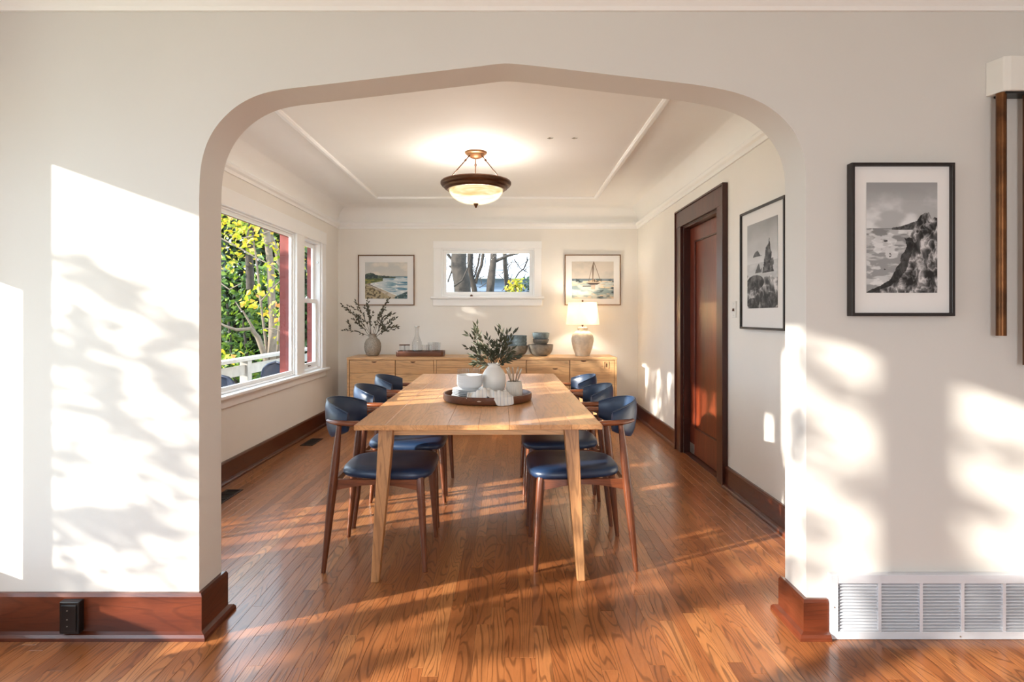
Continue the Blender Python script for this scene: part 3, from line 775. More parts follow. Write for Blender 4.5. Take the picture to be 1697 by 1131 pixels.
# ------------------------------------------------------------------ tray and things on the table
TCX, TCY = -.142, 3.73; zt0 = TZ+.0008
tr = thing('round_tray', 'round dark wooden tray in the middle of the dining table', 'tray', (TCX, TCY, zt0))
obj('tray_body', MB().lathe([(0, 0), (.255, 0), (.268, .004), (.273, .014), (.273, .044), (.270, .047), (.264, .047), (.262, .044), (.260, .016), (.25, .010), (0, .010)], 72), 'traywood', tr, smooth=40)
a0 = math.radians(262)
hs = []
for k in range(12): hs.append((0, 0))
sl = MB().quadgrid([[((.2745)*math.cos(a0+q*.045), (.2745)*math.sin(a0+q*.045), .026+zz*(1-abs(q)*.6)) for zz in (-.003, .005)] for q in (-1, -.5, 0, .5, 1)])
obj('handle_mark', sl, 'tagmark', tr)  # small pale strip at the tray's handle slot
zt1 = zt0+.0108
wv = thing('vase', 'round white ceramic vase on the tray on the dining table', 'vase', (-.103, 3.765, zt1))
obj('body', MB().lathe([(0, 0), (.040, 0), (.046, .005), (.059, .03), (.070, .066), (.0745, .10), (.0735, .125), (.068, .15), (.057, .17), (.045, .183), (.040, .19), (.0385, .2), (.039, .208), (.042, .213), (.037, .213), (.034, .205), (.034, .19), (.06, .15), (.066, .11), (.04, .02), (0, .015)], 44), 'ceramic', wv, smooth=50)
bb = Vector((-.103, 3.765, zt1+.17))
tips = [(777, 556), (791, 553), (808, 560), (775, 577), (784, 590), (786, 604), (832, 566), (842, 552), (853, 551), (848, 580), (838, 598), (857, 590), (800, 575), (822, 572), (846, 566), (812, 585)]
for i, (px, py) in enumerate(tips):
    d = 3.76+.07*math.sin(i*1.7); tp = ((px-846)*d/1000, d, 1.25-(py-525)*d/1000)
    branch('olive_branch', 'dark green olive branch in the white vase on the table', 'branch', 'olive branches in the white vase',
           bb+Vector((math.cos(i*1.3)*.016, math.sin(i*1.3)*.016, 0)), tp, .02 if py > 585 else .03, 12, .046, .0135, 'olive', 1, 40+i)
def plate_mesh(r):
    return MB().lathe([(0, .001), (r*.62, .001), (r*.62, 0), (r*.66, 0), (r*.7, .003), (r, .013), (r, .0155), (r*.97, .0155), (r*.68, .0065), (0, .0055)], 48)
pm = plate_mesh(.108).mesh('dinner_plate', 40); pm.materials.append(M['plate'])
px_, py_ = -.25, 3.70
rk = ['lowest', 'second lowest', 'third', 'fourth', 'fifth', 'topmost']
for i in range(6):
    o = obj('dinner_plate', pm, 'plate', loc=(px_+random.uniform(-.003, .003), py_+random.uniform(-.003, .003), zt1+.0004+i*.0098))
    tag(o, '%s white plate in the stack on the round tray' % rk[i], 'plate', 'plates stacked on the round tray')
zb = zt1+6*.0098+.006
for i in range(4):
    o = obj('bowl', bowl_mesh(.079, .040, .68, .004), 'plate', smooth=45, loc=(px_+.0, py_, zb-.004+i*.0155))
    tag(o, '%s white bowl on top of the plate stack' % ['lowest', 'second', 'third', 'topmost'][i], 'bowl', 'white bowls on the plates')
for i, x in enumerate((-.302, -.232)):
    tumbler((x, 3.845 + .0*i, zt1), .034, .172, 'clear tumbler %s standing behind the white bowls on the tray' % ('furthest left' if i == 0 else 'next to the vase'), 'tumblers on the round tray')
cp = thing('cutlery_cup', 'ribbed white ceramic cup holding cutlery on the tray', 'cup', (.022, 3.655, zt1))
prof = [(.040, 0), (.044, .003), (.0475, .04), (.0475, .08), (.044, .108), (.043, .112), (.040, .112), (.040, .1), (.043, .06), (.039, .008), (0, .006)]
mb = MB(); P = []
for r, z in prof:
    P.append([((r+(.0022*max(0, math.cos(24*2*PI*j/192)) if r > .0405 and z > .002 and z < .111 else 0))*math.cos(2*PI*j/192), (r+(.0022*max(0, math.cos(24*2*PI*j/192)) if r > .0405 and z > .002 and z < .111 else 0))*math.sin(2*PI*j/192), z) for j in range(192)])
mb.quadgrid(P, closed_v=True); mb.f.append(tuple(range(192)))
obj('cup_body', mb, plain('ribbed_ceramic', C(206, 198, 188), .5, var=.08), cp, smooth=60)
for i in range(9):
    a = 2*PI*i/9+.3; r0 = .018; lean = .040
    p0 = Vector((.022+math.cos(a)*r0*-.6, 3.655+math.sin(a)*r0*-.6, zt1+.012)); p1 = Vector((.022+math.cos(a)*lean*1.15, 3.655+math.sin(a)*lean*.7, zt1+.19+.012*math.sin(i*2.3)))
    cut = thing('cutlery', 'metal fork or knife standing in the ribbed cup, handle up', 'cutlery', p0, 0, 'cutlery in the ribbed cup')
    d = p1-p0
    obj('handle', MB().tube([d*.42, d*.6, d*.85, d*.97, d], [.003, .0038, .0058, .0052, .002], 8, sx=1.0, sy=.45), 'steel', cut, smooth=50)
    obj('shank', MB().tube([d*0, d*.15, d*.42], [.002, .0035, .003], 8, sx=1.3, sy=.35), 'steel', cut, smooth=50)
# napkin draped over the tray's front rim
P = []; NU, NV = 48, 40
rimr, rimz = .2775, .0495
for i in range(NU):
    u = i/(NU-1); row = []
    L_ = .166+.016*math.sin(u*9)+.108*math.exp(-((u-.72)/.19)**2)
    y0 = -.092+.018*math.sin(u*PI)+.008*math.sin(u*14); x = -.112+u*.268
    for j in range(NV):
        v = j/(NV-1); sd2 = v*L_; xr = x+.022*(v-.5)*(u-.3)
        ri = math.sqrt(max(rimr**2-xr**2, 1e-4)); stop = ri+y0
        wr = .010*math.sin(u*15+v*4+.6)+.006*math.sin(u*33-v*7)+.004*math.sin(v*15+u*8)
        hump = .042+.046*math.sin(min(1, max(0, sd2/stop))*PI*.85+.25)*(.35+.65*math.sin(min(1, u*1.05)*PI))
        k0 = min(1, max(0, (sd2/stop-.72)/.28)); k0 = k0*k0*(3-2*k0)
        reach = 1/(1+math.exp(-(L_-stop-.004)*400))
        if sd2 < stop:
            y = y0-sd2; zin = max(hump+wr, .016); zz = zin*(1-k0)+k0*(reach*(rimz+.004)+(1-reach)*.020)
            if y < -ri+.018 and zz < rimz: y = max(y, -ri+.018)
        else:
            q = sd2-stop
            y = -ri-.003-.006*(1-math.cos(min(q, .04)/.04*PI))*.5*abs(math.sin(u*24)); zz = max(rimz+.004-q, .002)
        row.append((xr, y, zz))
    P.append(row)
nk = MB().quadgrid(P); me = nk.mesh('napkin', 70)
uvl = me.uv_layers.new(name='UV')
for lp_ in me.loops:
    uvl.data[lp_.index].uv = ((lp_.vertex_index//NV)/NU, (lp_.vertex_index % NV)/NV)
o = obj('napkin', me, 'linen', loc=(TCX, TCY, zt0))
sm = o.modifiers.new('smooth', 'SMOOTH'); sm.iterations = 4; sm.factor = .5
sd_ = o.modifiers.new('solid', 'SOLIDIFY'); sd_.thickness = .002
tag(o, 'crumpled white striped linen napkin hanging over the round tray rim', 'napkin')

# ------------------------------------------------------------------ ceiling light
LX, LY = -.288, 5.03
cl = thing('ceiling_light', 'bronze semi-flush ceiling light with glowing alabaster bowl', 'light', (LX, LY, ZC))
obj('canopy', MB().lathe([(0, 0), (.09, 0), (.092, -.006), (.088, -.014), (.074, -.02), (.07, -.03), (.045, -.045), (.02, -.055), (0, -.056)], 36), 'bronzel', cl, smooth=40)
obj('rim', MB().lathe([(.225, -.315), (.24, -.318), (.25, -.305), (.262, -.303), (.268, -.288), (.282, -.284), (.294, -.268), (.294, -.252), (.284, -.242), (.262, -.238), (.235, -.245), (.222, -.27), (.225, -.315)], 64), 'bronze', cl, smooth=45)
bp = []
for k in range(13):
    a = k/12*PI/2; bp.append((.228*math.cos(a)**.85 if k < 12 else 0, -.30-.13*math.sin(a)))
obj('bowl', MB().lathe(bp+[(0, -.424)]+[(max(r-.005, 0), z+.005) for r, z in bp[::-1][1:]], 56), 'bowl', cl, smooth=45)
obj('finial', MB().lathe([(0, -.427), (.02, -.427), (.021, -.433), (.014, -.445), (.006, -.462), (0, -.466)], 20), 'bronze', cl, smooth=40)
for a in (95, 215, 325):
    ca, sa = math.cos(math.radians(a)), math.sin(math.radians(a))
    p0 = Vector((.06*ca, .06*sa, -.034)); p1 = Vector((.245*ca, .245*sa, -.245))
    rod = obj('hanging_rod', MB().tube([p0, p1], .0045, 8), 'bronze', cl, smooth=50)
    q = p0.lerp(p1, .22); obj('swivel', MB().tube([q-(p1-p0)*.05, q-(p1-p0)*.02, q+(p1-p0)*.02, q+(p1-p0)*.05], [.004, .009, .009, .004], 10), 'bronze', rod, smooth=50)
pl = bpy.data.lights.new('ceiling_bulb_light', 'POINT'); pl.energy = 27; pl.color = (1, .94, .86); pl.shadow_soft_size = .12
po = bpy.data.objects.new('ceiling_bulb_light', pl); COL.objects.link(po); po.parent = cl; po.location = (0, 0, -.325)
for i, x in enumerate((.30, .487)):
    t = thing('ceiling_hook', 'tiny grey ceiling hook %s the bronze ceiling light' % ('closer to' if i == 0 else 'further from'), 'hook', (x, 4.62, ZC))
    obj('plate', MB().lathe([(0, 0), (.010, 0), (.008, -.004), (0, -.004)], 12), 'metal', t)
    obj('hook', MB().tube([(-.018, 0, -.004), (0, 0, -.008), (.02, 0, -.005), (.026, 0, -.002)], .0025, 6), 'metal', t)

# ------------------------------------------------------------------ pictures
rs = np.random.RandomState(3)
def vnoise(U, V, f, seed=0):
    r = np.random.RandomState(seed); g = r.rand(64, 64); x, y = U*f, V*f
    xi, yi = np.floor(x).astype(int), np.floor(y).astype(int); fx, fy = x-xi, y-yi
    fx, fy = fx*fx*(3-2*fx), fy*fy*(3-2*fy); G = lambda a, b: g[a % 64, b % 64]
    return (G(xi, yi)*(1-fx)+G(xi+1, yi)*fx)*(1-fy)+(G(xi, yi+1)*(1-fx)+G(xi+1, yi+1)*fx)*fy
def fbm(U, V, f, seed=0, oct=4): return sum(vnoise(U, V, f*2**k, seed+k)*.5**k for k in range(oct))/sum(.5**k for k in range(oct))
def mixc(img, mask, col):
    mask = np.clip(mask, 0, 1)[..., None]; return img*(1-mask)+np.asarray(col, float)*mask
def sstep(a, b, x): t = np.clip((x-a)/(b-a), 0, 1); return t*t*(3-2*t)
def grid(nx, nz): return np.meshgrid(np.linspace(0, 1, nx), np.linspace(0, 1, nz), indexing='ij')

def art_beach(U, V):
    im = np.zeros(U.shape+(3,)); n = fbm(U, V*1.6, 4, 1); im[:] = (206, 202, 194)
    im = mixc(im, sstep(.5, .75, n)*.7, (232, 222, 208)); im = mixc(im, sstep(.6, 1, V)*sstep(.35, .6, 1-n)*.5, (186, 192, 194))
    hz = .60
    water = V < hz
    wn = fbm(U*.6, V*3, 6, 9); wc = mixc(np.tile(np.array([202., 210, 212]), U.shape+(1,)), sstep(.45, .7, wn)*sstep(.3, .9, U), (70, 124, 152))
    wc = mixc(wc, sstep(.03, .0, np.abs(V-.34-.05*U))*sstep(.55, .8, U)*.8, (52, 108, 142)); wc = mixc(wc, sstep(.62, .74, fbm(U, V*4, 8, 12)), (238, 238, 234))
    im = np.where(water[..., None], wc, im)
    im = mixc(im, sstep(.63, .60, V)*sstep(.585, .6, V)*sstep(.2, .5, U)*.9, (92, 122, 140))
    # shore curve
    shore = .12+.50*np.abs(V-.40)**1.15+np.where(V < .40, (.40-V)*1.55, (V-.40)*1.2)
    land = U < shore
    sand = mixc(np.tile(np.array([200., 190, 172]), U.shape+(1,)), sstep(.45, .65, fbm(U, V, 18, 20)), (170, 156, 134))
    im = np.where((land & (V < hz-.02))[..., None], sand, im)
    im = mixc(im, ((np.abs(U-shore-.01) < .02) & (V < .5))*.8, (236, 236, 232)); im = mixc(im, ((np.abs(U-shore+.035) < .018) & (V < .42) & (V > .28)).astype(float)*.9, (86, 84, 92))
    gr = (V < hz) & (V > .40+.2*U) & (U < .42); gc = mixc(np.tile(np.array([140., 136, 70]), U.shape+(1,)), sstep(.4, .6, fbm(U, V*3, 10, 30)), (84, 96, 58))
    im = np.where(gr[..., None], gc, im)
    tl = hz+.11*np.exp(-((U-.1)/.16)**2)+.03*np.exp(-((U-.42)/.2)**2)+.03*(fbm(U, V*0, 20, 33)-.5)
    im = np.where(((V < tl) & (V > hz-.05+.02*U) & (U < .72))[..., None], mixc(np.tile(np.array([52., 66, 66]), U.shape+(1,)), sstep(.4, .7, fbm(U, V, 22, 35)), (92, 106, 88)), im)
    fg = V < .33-.55*(U-.05)+.06*fbm(U, V, 12, 40); rk = fbm(U, V, 26, 41)
    im = np.where((fg & (U < .62))[..., None], mixc(np.tile(np.array([176., 160, 126]), U.shape+(1,)), sstep(.42, .6, rk), (92, 80, 58)), im)
    im = mixc(im, ((V < .16-.5*(.98-U)+.03) & (U > .7)).astype(float)*sstep(.3, .6, rk+.15), (62, 86, 88))
    return im
def seg(U, V, a, b, w):
    a, b = np.array(a), np.array(b); d = b-a; t = np.clip(((U-a[0])*d[0]+(V-a[1])*d[1])/(d@d), 0, 1)
    return sstep(w, w*.4, np.hypot(U-a[0]-t*d[0], V-a[1]-t*d[1]))
def art_boat(U, V):
    im = np.zeros(U.shape+(3,)); n = fbm(U, V*1.5, 3, 51); im[:] = (206, 196, 184); im = mixc(im, sstep(.45, .7, n)*.7, (186, 182, 174))
    hz = .54; w = V < hz; s = fbm(U*.9+V*.4, V*3, 5, 55); wc = mixc(np.tile(np.array([190., 194, 188]), U.shape+(1,)), sstep(.42, .62, s), (132, 150, 152))
    wc = mixc(wc, sstep(.55, .68, fbm(U, V*3.4, 7, 58)), (214, 192, 166)); wc = mixc(wc, sstep(.52, .7, fbm(U+.3, V*3, 6, 61))*sstep(.55, .9, U-V*.9+.25), (52, 68, 74))
    im = np.where(w[..., None], wc, im)
    im = mixc(im, ((V < hz) & (V > hz-.065)).astype(float)*.75, (96, 112, 124))
    im = mixc(im, ((V < hz+.0) & (V > hz-.10)).astype(float)*sstep(.45, .6, fbm(U, V, 14, 64))*((U < .24) | (U > .84)), (56, 68, 74))
    im = mixc(im, ((V < hz-.005) & (V > hz-.09) & (U > .58) & (U < .72)).astype(float)*.6, (62, 76, 72))
    hull = (V < .455-.04*np.abs(U-.49)) & (V > .375+.55*np.maximum(0, np.abs(U-.52)-.08)) & (U > .28) & (U < .71)
    im = mixc(im, hull.astype(float), (70, 58, 54)); deck = (V < .475) & (V > .425) & (np.abs(U-.49) < .215); im = mixc(im, deck.astype(float)*.95, (214, 196, 172))
    cab = (V > .45) & (V < .53-.5*np.abs(U-.52)) & (np.abs(U-.52) < .14); im = mixc(im, cab.astype(float)*.9, (196, 170, 140)); im = mixc(im, cab*sstep(.5, .6, fbm(U, V, 24, 70)), (78, 66, 58))
    for a, b, ww in (((.50, .46), (.525, 1.0), .012), ((.53, .98), (.69, .47), .009), ((.51, .95), (.40, .47), .008), ((.50, .9), (.505, .5), .014)): im = mixc(im, seg(U, V, a, b, ww), (112, 92, 76))
    im = mixc(im, ((np.abs(U-.51) < .05) & (V < .37) & (V > .25)).astype(float)*.6, (176, 138, 116)); im = mixc(im, ((U > .26) & (U < .46) & (np.abs(V-.335) < .02)).astype(float)*.7, (70, 76, 78))
    return im
def rock(U, V, f, seed, lo=28, hi=185):
    n = fbm(U, V, f, seed, 5); r = 1-np.abs(fbm(U+.2*n, V, f*1.3, seed+9, 4)*2-1); val = lo+(hi-lo)*np.clip((n*1.0+r**4*.42-.42)*1.7, 0, 1)
    return np.repeat(val[..., None], 3, 2)*np.array([1.0, .985, .985])
def art_cliff(U, V):
    im = np.zeros(U.shape+(3,)); n = fbm(U*.8, V*1.8, 4, 80); sky = 176+44*sstep(.35, .65, n)*sstep(1.05, .62, V)-26*sstep(.75, 1, V); im[:] = sky[..., None]
    hz = .585; s = fbm(U*.7, V*5, 7, 84); sea = 150+50*sstep(.42, .62, s)-20*sstep(.3, .58, V)+0*U; foam = sstep(.56, .66, fbm(U, V*3, 6, 88)); sea = sea*(1-foam*.7)+232*foam*.7
    im = np.where((V < hz)[..., None], sea[..., None]*np.ones(3), im)
    hd = (V < hz+.065*sstep(.35, .8, U)+.012*fbm(U, V, 12, 90)) & (V > hz-.015) & (U > .36); im = np.where(hd[..., None], rock(U, V, 20, 91, 50, 120), im)
    rk = fbm(U, V, 40, 92)
    small = (sstep(.62, .70, fbm(U*1, V*2.6, 9, 95)) > .5) & (V < .5) & (V > .2) & (U > .25); im = np.where(small[..., None], 52+30*rk[..., None]*np.ones(3), im)
    edge = np.interp(V, [0, .06, .14, .2, .27, .35, .42, .5, .58, .66, .70, .73, 1], [-.05, .18, .34, .40, .46, .50, .58, .54, .66, .70, .76, .84, 1.4])+.05*(fbm(U, V, 9, 97)-.5)*2
    top = np.interp(U, [.6, .72, .78, .88, .93, .96, 1], [.5, .66, .72, .73, .66, .69, .68])
    cl_ = (U > edge) & (V < top+.02*(fbm(U, V, 16, 99)-.5)); im = np.where(cl_[..., None], rock(U, V, 9, 101, 18, 215), im)
    rim = np.abs(U-edge-.06) < .07; im = np.where((cl_ & rim & (V < .5))[..., None], im*.35, im)
    return im
def art_stack(U, V):
    im = np.zeros(U.shape+(3,)); n = fbm(U*.7, V*1.6, 3, 120); im[:] = (168+40*n-34*sstep(.7, 1, V)+30*sstep(.7, .5, V))[..., None]
    mist = V < .53; im = np.where(mist[..., None], (176+36*fbm(U, V*4, 6, 124))[..., None]*np.ones(3), im)
    def pk(c, base, h, w, jag, seed): return (V < base+h*np.clip(1-np.abs(U-c)/w, 0, 1)**.8+jag*(fbm(U, V, 18, seed)-.5)*np.clip(1-np.abs(U-c)/w, 0, 1)) & (V > base) & (np.abs(U-c) < w)
    def pk2(c, w, z0, z1, seed): return (np.abs(U-c-.10*(fbm(U, V, 16, seed)-.5)) < w*np.clip((z1-V)/(z1-z0), 0, 1)**.6+.05*(fbm(U, V, 22, seed+3)-.6)) & (V > z0) & (V < z1)
    for m, sd2, lo in ((pk2(.34, .15, .60, .67, 1), 130, 60), (pk2(.40, .12, .41, .52, 5), 131, 80), (pk2(.71, .19, .40, .72, 2), 133, 26), (pk2(.62, .08, .42, .62, 7), 136, 26), (pk2(.73, .05, .5, .80, 3), 134, 26)):
        im = np.where(m[..., None], rock(U, V, 14, sd2, lo, 120), im)
    fg = V < .33+.09*fbm(U, V*0, 5, 140)-.05*U; im = np.where(fg[..., None], rock(U, V, 7, 142, 40, 220), im)
    bl = ((U-.28)**2/.09+(V-.30)**2/.008 < 1) | ((U-.75)**2/.07+(V-.08)**2/.009 < 1) | ((U-.2)**2/.05+(V-.06)**2/.004 < 1); im = np.where(bl[..., None], rock(U, V, 11, 150, 14, 110), im)
    return im

def picture(name, label, cat, origin, ux, w, h, fw, depth, matin, art, framemat, res=(150, 180)):
    """origin: bottom-left-back corner on the wall; ux: unit along width; faces ux x z"""
    ux = Vector(ux); nz = Vector((0, 0, 1)); nn = ux.cross(nz); og = Vector(origin)
    r = thing(name, label, cat, og)
    F = lambda u, v, t: tuple(ux*u+nz*v+nn*t)
    def bar(us, vs, t0, t1): return MB().prism([(us[0], vs[0]), (us[1], vs[0]), (us[1], vs[1]), (us[0], vs[1])], F, t0, t1)
    mb = MB()
    P = []
    for ins, t in ((0, .001), (0, depth), (fw, depth), (fw, .001)): P.append([F(ins, ins, t), F(w-ins, ins, t), F(w-ins, h-ins, t), F(ins, h-ins, t)])
    mb.quadgrid(P, closed_u=True, closed_v=True); obj('frame', mb, framemat, r, bevel=.0015)
    obj('mat', bar((fw, w-fw), (fw, h-fw), .002, depth*.55), 'mat', r)
    l, rr, b, t = matin; nx, nz_ = res; U, V = grid(nx, nz_)
    img = np.clip(art(U, V), 0, 255)/255.0; img = np.where(img <= .04045, img/12.92, ((img+.055)/1.055)**2.4)
    PP = [[F(l+(w-l-rr)*i/(nx-1), b+(h-b-t)*j/(nz_-1), depth*.55+.0012) for j in range(nz_)] for i in range(nx)]
    me = MB().quadgrid(PP).mesh('print'); at = me.attributes.new('paint', 'FLOAT_COLOR', 'POINT')
    buf = np.ones((nx*nz_, 4), np.float32); buf[:, :3] = img.reshape(-1, 3); at.data.foreach_set('color', buf.ravel())
    obj('print', me, 'print', r)
    return r
picture('framed_painting', 'brown framed watercolour of a curving beach and blue bay', 'picture', (-1.898, Y2-.001, 1.39), (1, 0, 0), .702, .628, .012, .028, (.088, .088, .083, .092), art_beach, 'goldframe')
picture('framed_painting', 'brown framed watercolour of a moored sailboat above the lamp', 'picture', (.675, Y2-.001, 1.39), (1, 0, 0), .697, .632, .012, .028, (.088, .088, .083, .086), art_boat, 'goldframe')
picture('framed_photograph', 'black framed monochrome photograph of a rocky sea cliff beside the arch', 'picture', (1.3145, Y0-.001, 1.252), (1, 0, 0), .3985, .592, .0125, .036, (.0645, .059, .09, .074), art_cliff, 'blackframe', (200, 280))
picture('framed_photograph', 'black framed monochrome photograph of a sea stack beside the door', 'picture', (XR-.001, 4.106, 1.168), (0, -1, 0), .666, .776, .014, .03, (.105, .105, .135, .095), art_stack, 'blackframe', (150, 180))

# ------------------------------------------------------------------ wall fittings
sw = thing('light_switch', 'white wall switch plate between the door and the framed photograph', 'switch', (XR, 4.278, 1.30))
obj('plate', B(-.006, -.0005, -.037, .037, -.058, .058), 'plateplastic', sw, bevel=.002)
obj('toggle', MB().frustum((0, 0, 0), .012, .022, (0, 0, .02), .008, .008), 'bronze', sw).location = (-.01, 0, -.012)
for s in (-1, 1): obj('screw', MB().tube([(-.006, 0, s*.04), (-.0075, 0, s*.04)], .003, 8), 'metal', sw)

ou = thing('outlet_cover', 'black outlet box on the wooden baseboard left of the arch', 'outlet', (-1.69, Y0-.0205, .033))
obj('box', B(-.038, .038, -.03, 0, 0, .124), 'black', ou, bevel=.004)
obj('faceplate', B(-.029, .029, -.034, -.0302, .012, .112), 'black', ou, bevel=.002)
for zz in (.032, .058, .092): obj('screw', MB().tube([(-.004, -.0342, zz), (-.004, -.0356, zz)], .0022, 8), 'metal', ou)

# return air grille
VX0, VX1, VZ = 1.238, 2.262, .25
vt = thing('air_grille', 'white slatted return air grille low on the wall right of the arch', 'grille', (VX0, Y0, .001))
wv_ = VX1-VX0; fy = -.028
obj('duct_back', B(.02, wv_-.02, -.004, -.0005, .02, VZ-.02), 'ventdark', vt)
obj('frame', MB().box(0, .030, fy, -.0005, 0, VZ).box(wv_-.03, wv_, fy, -.0005, 0, VZ).box(.03, wv_-.03, fy, -.0005, 0, .030).box(.03, wv_-.03, fy, -.0005, VZ-.034, VZ), 'vent', vt, bevel=.002)
ncol = 6; pitch = (wv_-.06)/ncol
for c in range(1, ncol): obj('divider', B(.03+c*pitch-.006, .03+c*pitch+.006, fy+.002, -.006, .03, VZ-.034), 'vent', vt)
slm = MB(); L0, L1 = .007, pitch-.007
slm.v += [(L0, -.024, 0), (L1, -.024, 0), (L1, -.023, .0022), (L0, -.023, .0022), (L0, -.010, .0055), (L1, -.010, .0055), (L1, -.010, .0072), (L0, -.010, .0072)]
slm.f += [(0, 1, 2, 3), (3, 2, 6, 7), (7, 6, 5, 4), (4, 5, 1, 0), (0, 3, 7, 4), (1, 5, 6, 2)]
slme = slm.mesh('slat'); slme.materials.append(M['vent'])
for c in range(ncol):
    for q in range(15):
        obj('slat', slme, 'vent', vt, loc=(.03+c*pitch, 0, .0325+q*(VZ-.066)/15))
for xx, zz in ((.013, .125), (.5, .012)): obj('screw', MB().tube([(xx, fy, zz), (xx, fy-.002, zz)], .003, 8), 'metal', vt)

# door chime with long tubes
dc = thing('door_chime', 'white door chime box with long brass tubes high on right wall', 'chime', (1.857, Y0, 2.105))
pr = [(0, -.0005), (.018, -.066), (.042, -.072), (.36, -.072), (.384, -.066), (.402, -.0005)]
P = []
for u, v in pr: P.append([(u, v, 0), (u, v, .122+(.013 if v < -.03 else .013))])
mb = MB().prism(pr, lambda u, v, t: (u, v, t), .004, .137); obj('box', mb, 'plateplastic', dc, bevel=.004)
obj('underside', B(.03, .372, -.062, -.004, -.004, .0038), 'black', dc)
for i, (x, zb) in enumerate(((.028, 1.176), (.132, 1.064), (.236, .95), (.34, .84))):
    obj('chime_tube', MB().lathe([(.0145, zb-2.105), (.0172, zb-2.105), (.0172, .003), (.0145, .003)], 20, (x, -.042, 0)), 'tube', dc, smooth=40)

# floor registers
for i, (x, y) in enumerate(((-1.975, 6.0), (-1.985, 4.18))):
    rg = thing('floor_register', 'dark floor register by the left baseboard, %s' % ('nearer the sideboard' if i == 0 else 'half hidden by the arch'), 'register', (x, y, .0005))
    obj('frame', frame_y(0, 0, 0, 0, 0, 0, 0) if False else MB().box(-.06, .06, -.17, -.15, 0, .004).box(-.06, .06, .15, .17, 0, .004).box(-.06, -.045, -.15, .15, 0, .004).box(.045, .06, -.15, .15, 0, .004), 'register', rg)
    obj('well', B(-.045, .045, -.15, .15, 0, .0008), 'black', rg)
    for q in range(12): obj('louvre', B(-.045, .045, -.145+q*.0252, -.135+q*.0252, .0008, .0034), 'register', rg)

# ------------------------------------------------------------------ outdoors
gp = struct('ground', B(-30, 30, -20, 40, -.85, -.7), 'grass')
fn = thing('deck_fence', 'weathered white plank deck railing beyond the left window', 'fence', (-3.25, 7.0, -.76))
for y in (-.6, .42, 2.3): 
    obj('post', B(-.05, .05, y-.07, y+.05, 0, 1.47), 'grey', fn, bevel=.004)
obj('top_rail', B(-.075, .06, -2.6, 3.5, 1.47, 1.51), 'grey', fn, bevel=.004)
for z0, z1 in ((1.30, 1.42), (1.05, 1.2), (.82, .95), (.55, .7)): obj('plank', B(-.02, .02, -2.6, 3.5, z0, z1), 'grey', fn, bevel=.003)
dk = struct('deck', B(-4.2, XL-.24, 2.0, 11, -.7, -.12), 'grey')
for i, (x, y, rz, lb) in enumerate(((-2.72, 5.62, .3, 'slate blue outdoor shell chair beyond the left window, nearer the arch'), (-2.82, 7.25, .3, 'slate blue outdoor shell chair outside by the red window frame'))):
    c = thing('patio_chair', lb, 'chair', (x, y, -.12), rz, 'patio chairs on the deck')
    P = []
    for a in np.linspace(-1, 1, 17):
        wd = .17*math.sqrt(max(0, 1-abs(a)**2.6))
        P.append([(wd*b, .05*b*b*-1+.02, .62+a*.22) for b in np.linspace(-1, 1, 9)])
    bo = obj('back_shell', MB().quadgrid(P), 'deckchair', c, smooth=60); s2 = bo.modifiers.new('s', 'SOLIDIFY'); s2.thickness = .02
    obj('seat', MB().lathe([(0, .36), (.17, .36), (.19, .38), (.17, .40), (0, .39)], 24, (0, -.17, 0)), 'deckchair', c, smooth=50)
    for sx in (-1, 1):
        for sy in (-1, 1): obj('leg', MB().tube([(sx*.16, -.17+sy*.16, 0), (sx*.12, -.17+sy*.12, .36)], .012, 8), 'grey', c)

def leaves_cloud(centers, n, rad, L, w, rnd, ball=False):
    mb = MB()
    for c in centers:
        for q in range(n):
            p = Vector(c)+Vector((rnd.gauss(0, rad), rnd.gauss(0, rad), rnd.gauss(0, rad*.8)))
            if ball:
                q3 = Vector((rnd.gauss(0, 1), rnd.gauss(0, 1), rnd.gauss(0, 1))).normalized()*rad*rnd.random()**.4; p = Vector(c)+q3
            d = Vector((rnd.uniform(-1, 1), rnd.uniform(-1, 1), rnd.uniform(-1, .4))); nn = Vector((rnd.uniform(-.7, .7), rnd.uniform(-1, .2), rnd.uniform(.0, 1)))
            mb.leaf(p, d, nn, L*rnd.uniform(.6, 1.3), w*rnd.uniform(.7, 1.2))
    return mb
rnd = random.Random(11)
# tree seen in the picture window
GZ = -.7
def wp(px, py, d): return Vector(((px-846)*d/1000, d, 1.25-(py-525)*d/1000))
T0 = wp(445, 645, 9.6); T0.z = GZ
yt = thing('garden_tree', 'multi-stemmed pale-barked tree with yellow-green leaves outside the left window', 'tree', T0)
def trunk(pts, r0, r1, mat='bark', d=9.6, parent=yt, base=T0, name='stem'):
    P = [wp(x, y, dd if dd else d)-base for x, y, dd in pts]; n = len(P)
    PS = [tuple(p) for p in P]
    return obj(name, MB().tube(PS, [r0+(r1-r0)*i/(n-1) for i in range(n)], 9), mat, parent, smooth=60)
trunk([(448, 670, 9.6), (450, 600, 9.6), (452, 540, 9.6), (450, 500, 9.6), (448, 440, 9.6), (440, 370, 9.6), (430, 330, 9.6)], .075, .045)
trunk([(446, 660, 9.55), (440, 595, 9.5), (428, 560, 9.4), (416, 545, 9.3), (392, 547, 9.2), (372, 540, 9.15), (352, 528, 9.1)], .055, .008)
trunk([(440, 600, 9.5), (420, 545, 9.4), (402, 515, 9.3)], .03, .012)
trunk([(456, 640, 9.7), (470, 470, 9.8), (458, 415, 9.8), (440, 370, 9.9), (428, 310, 9.9)], .04, .038)
trunk([(443, 590, 9.6), (432, 500, 9.5), (425, 430, 9.5), (420, 400, 9.4)], .022, .012)
trunk([(415, 480, 10.1), (413, 430, 10.1), (414, 395, 10.1), (420, 340, 10.1)], .07, .05, 'barkd')
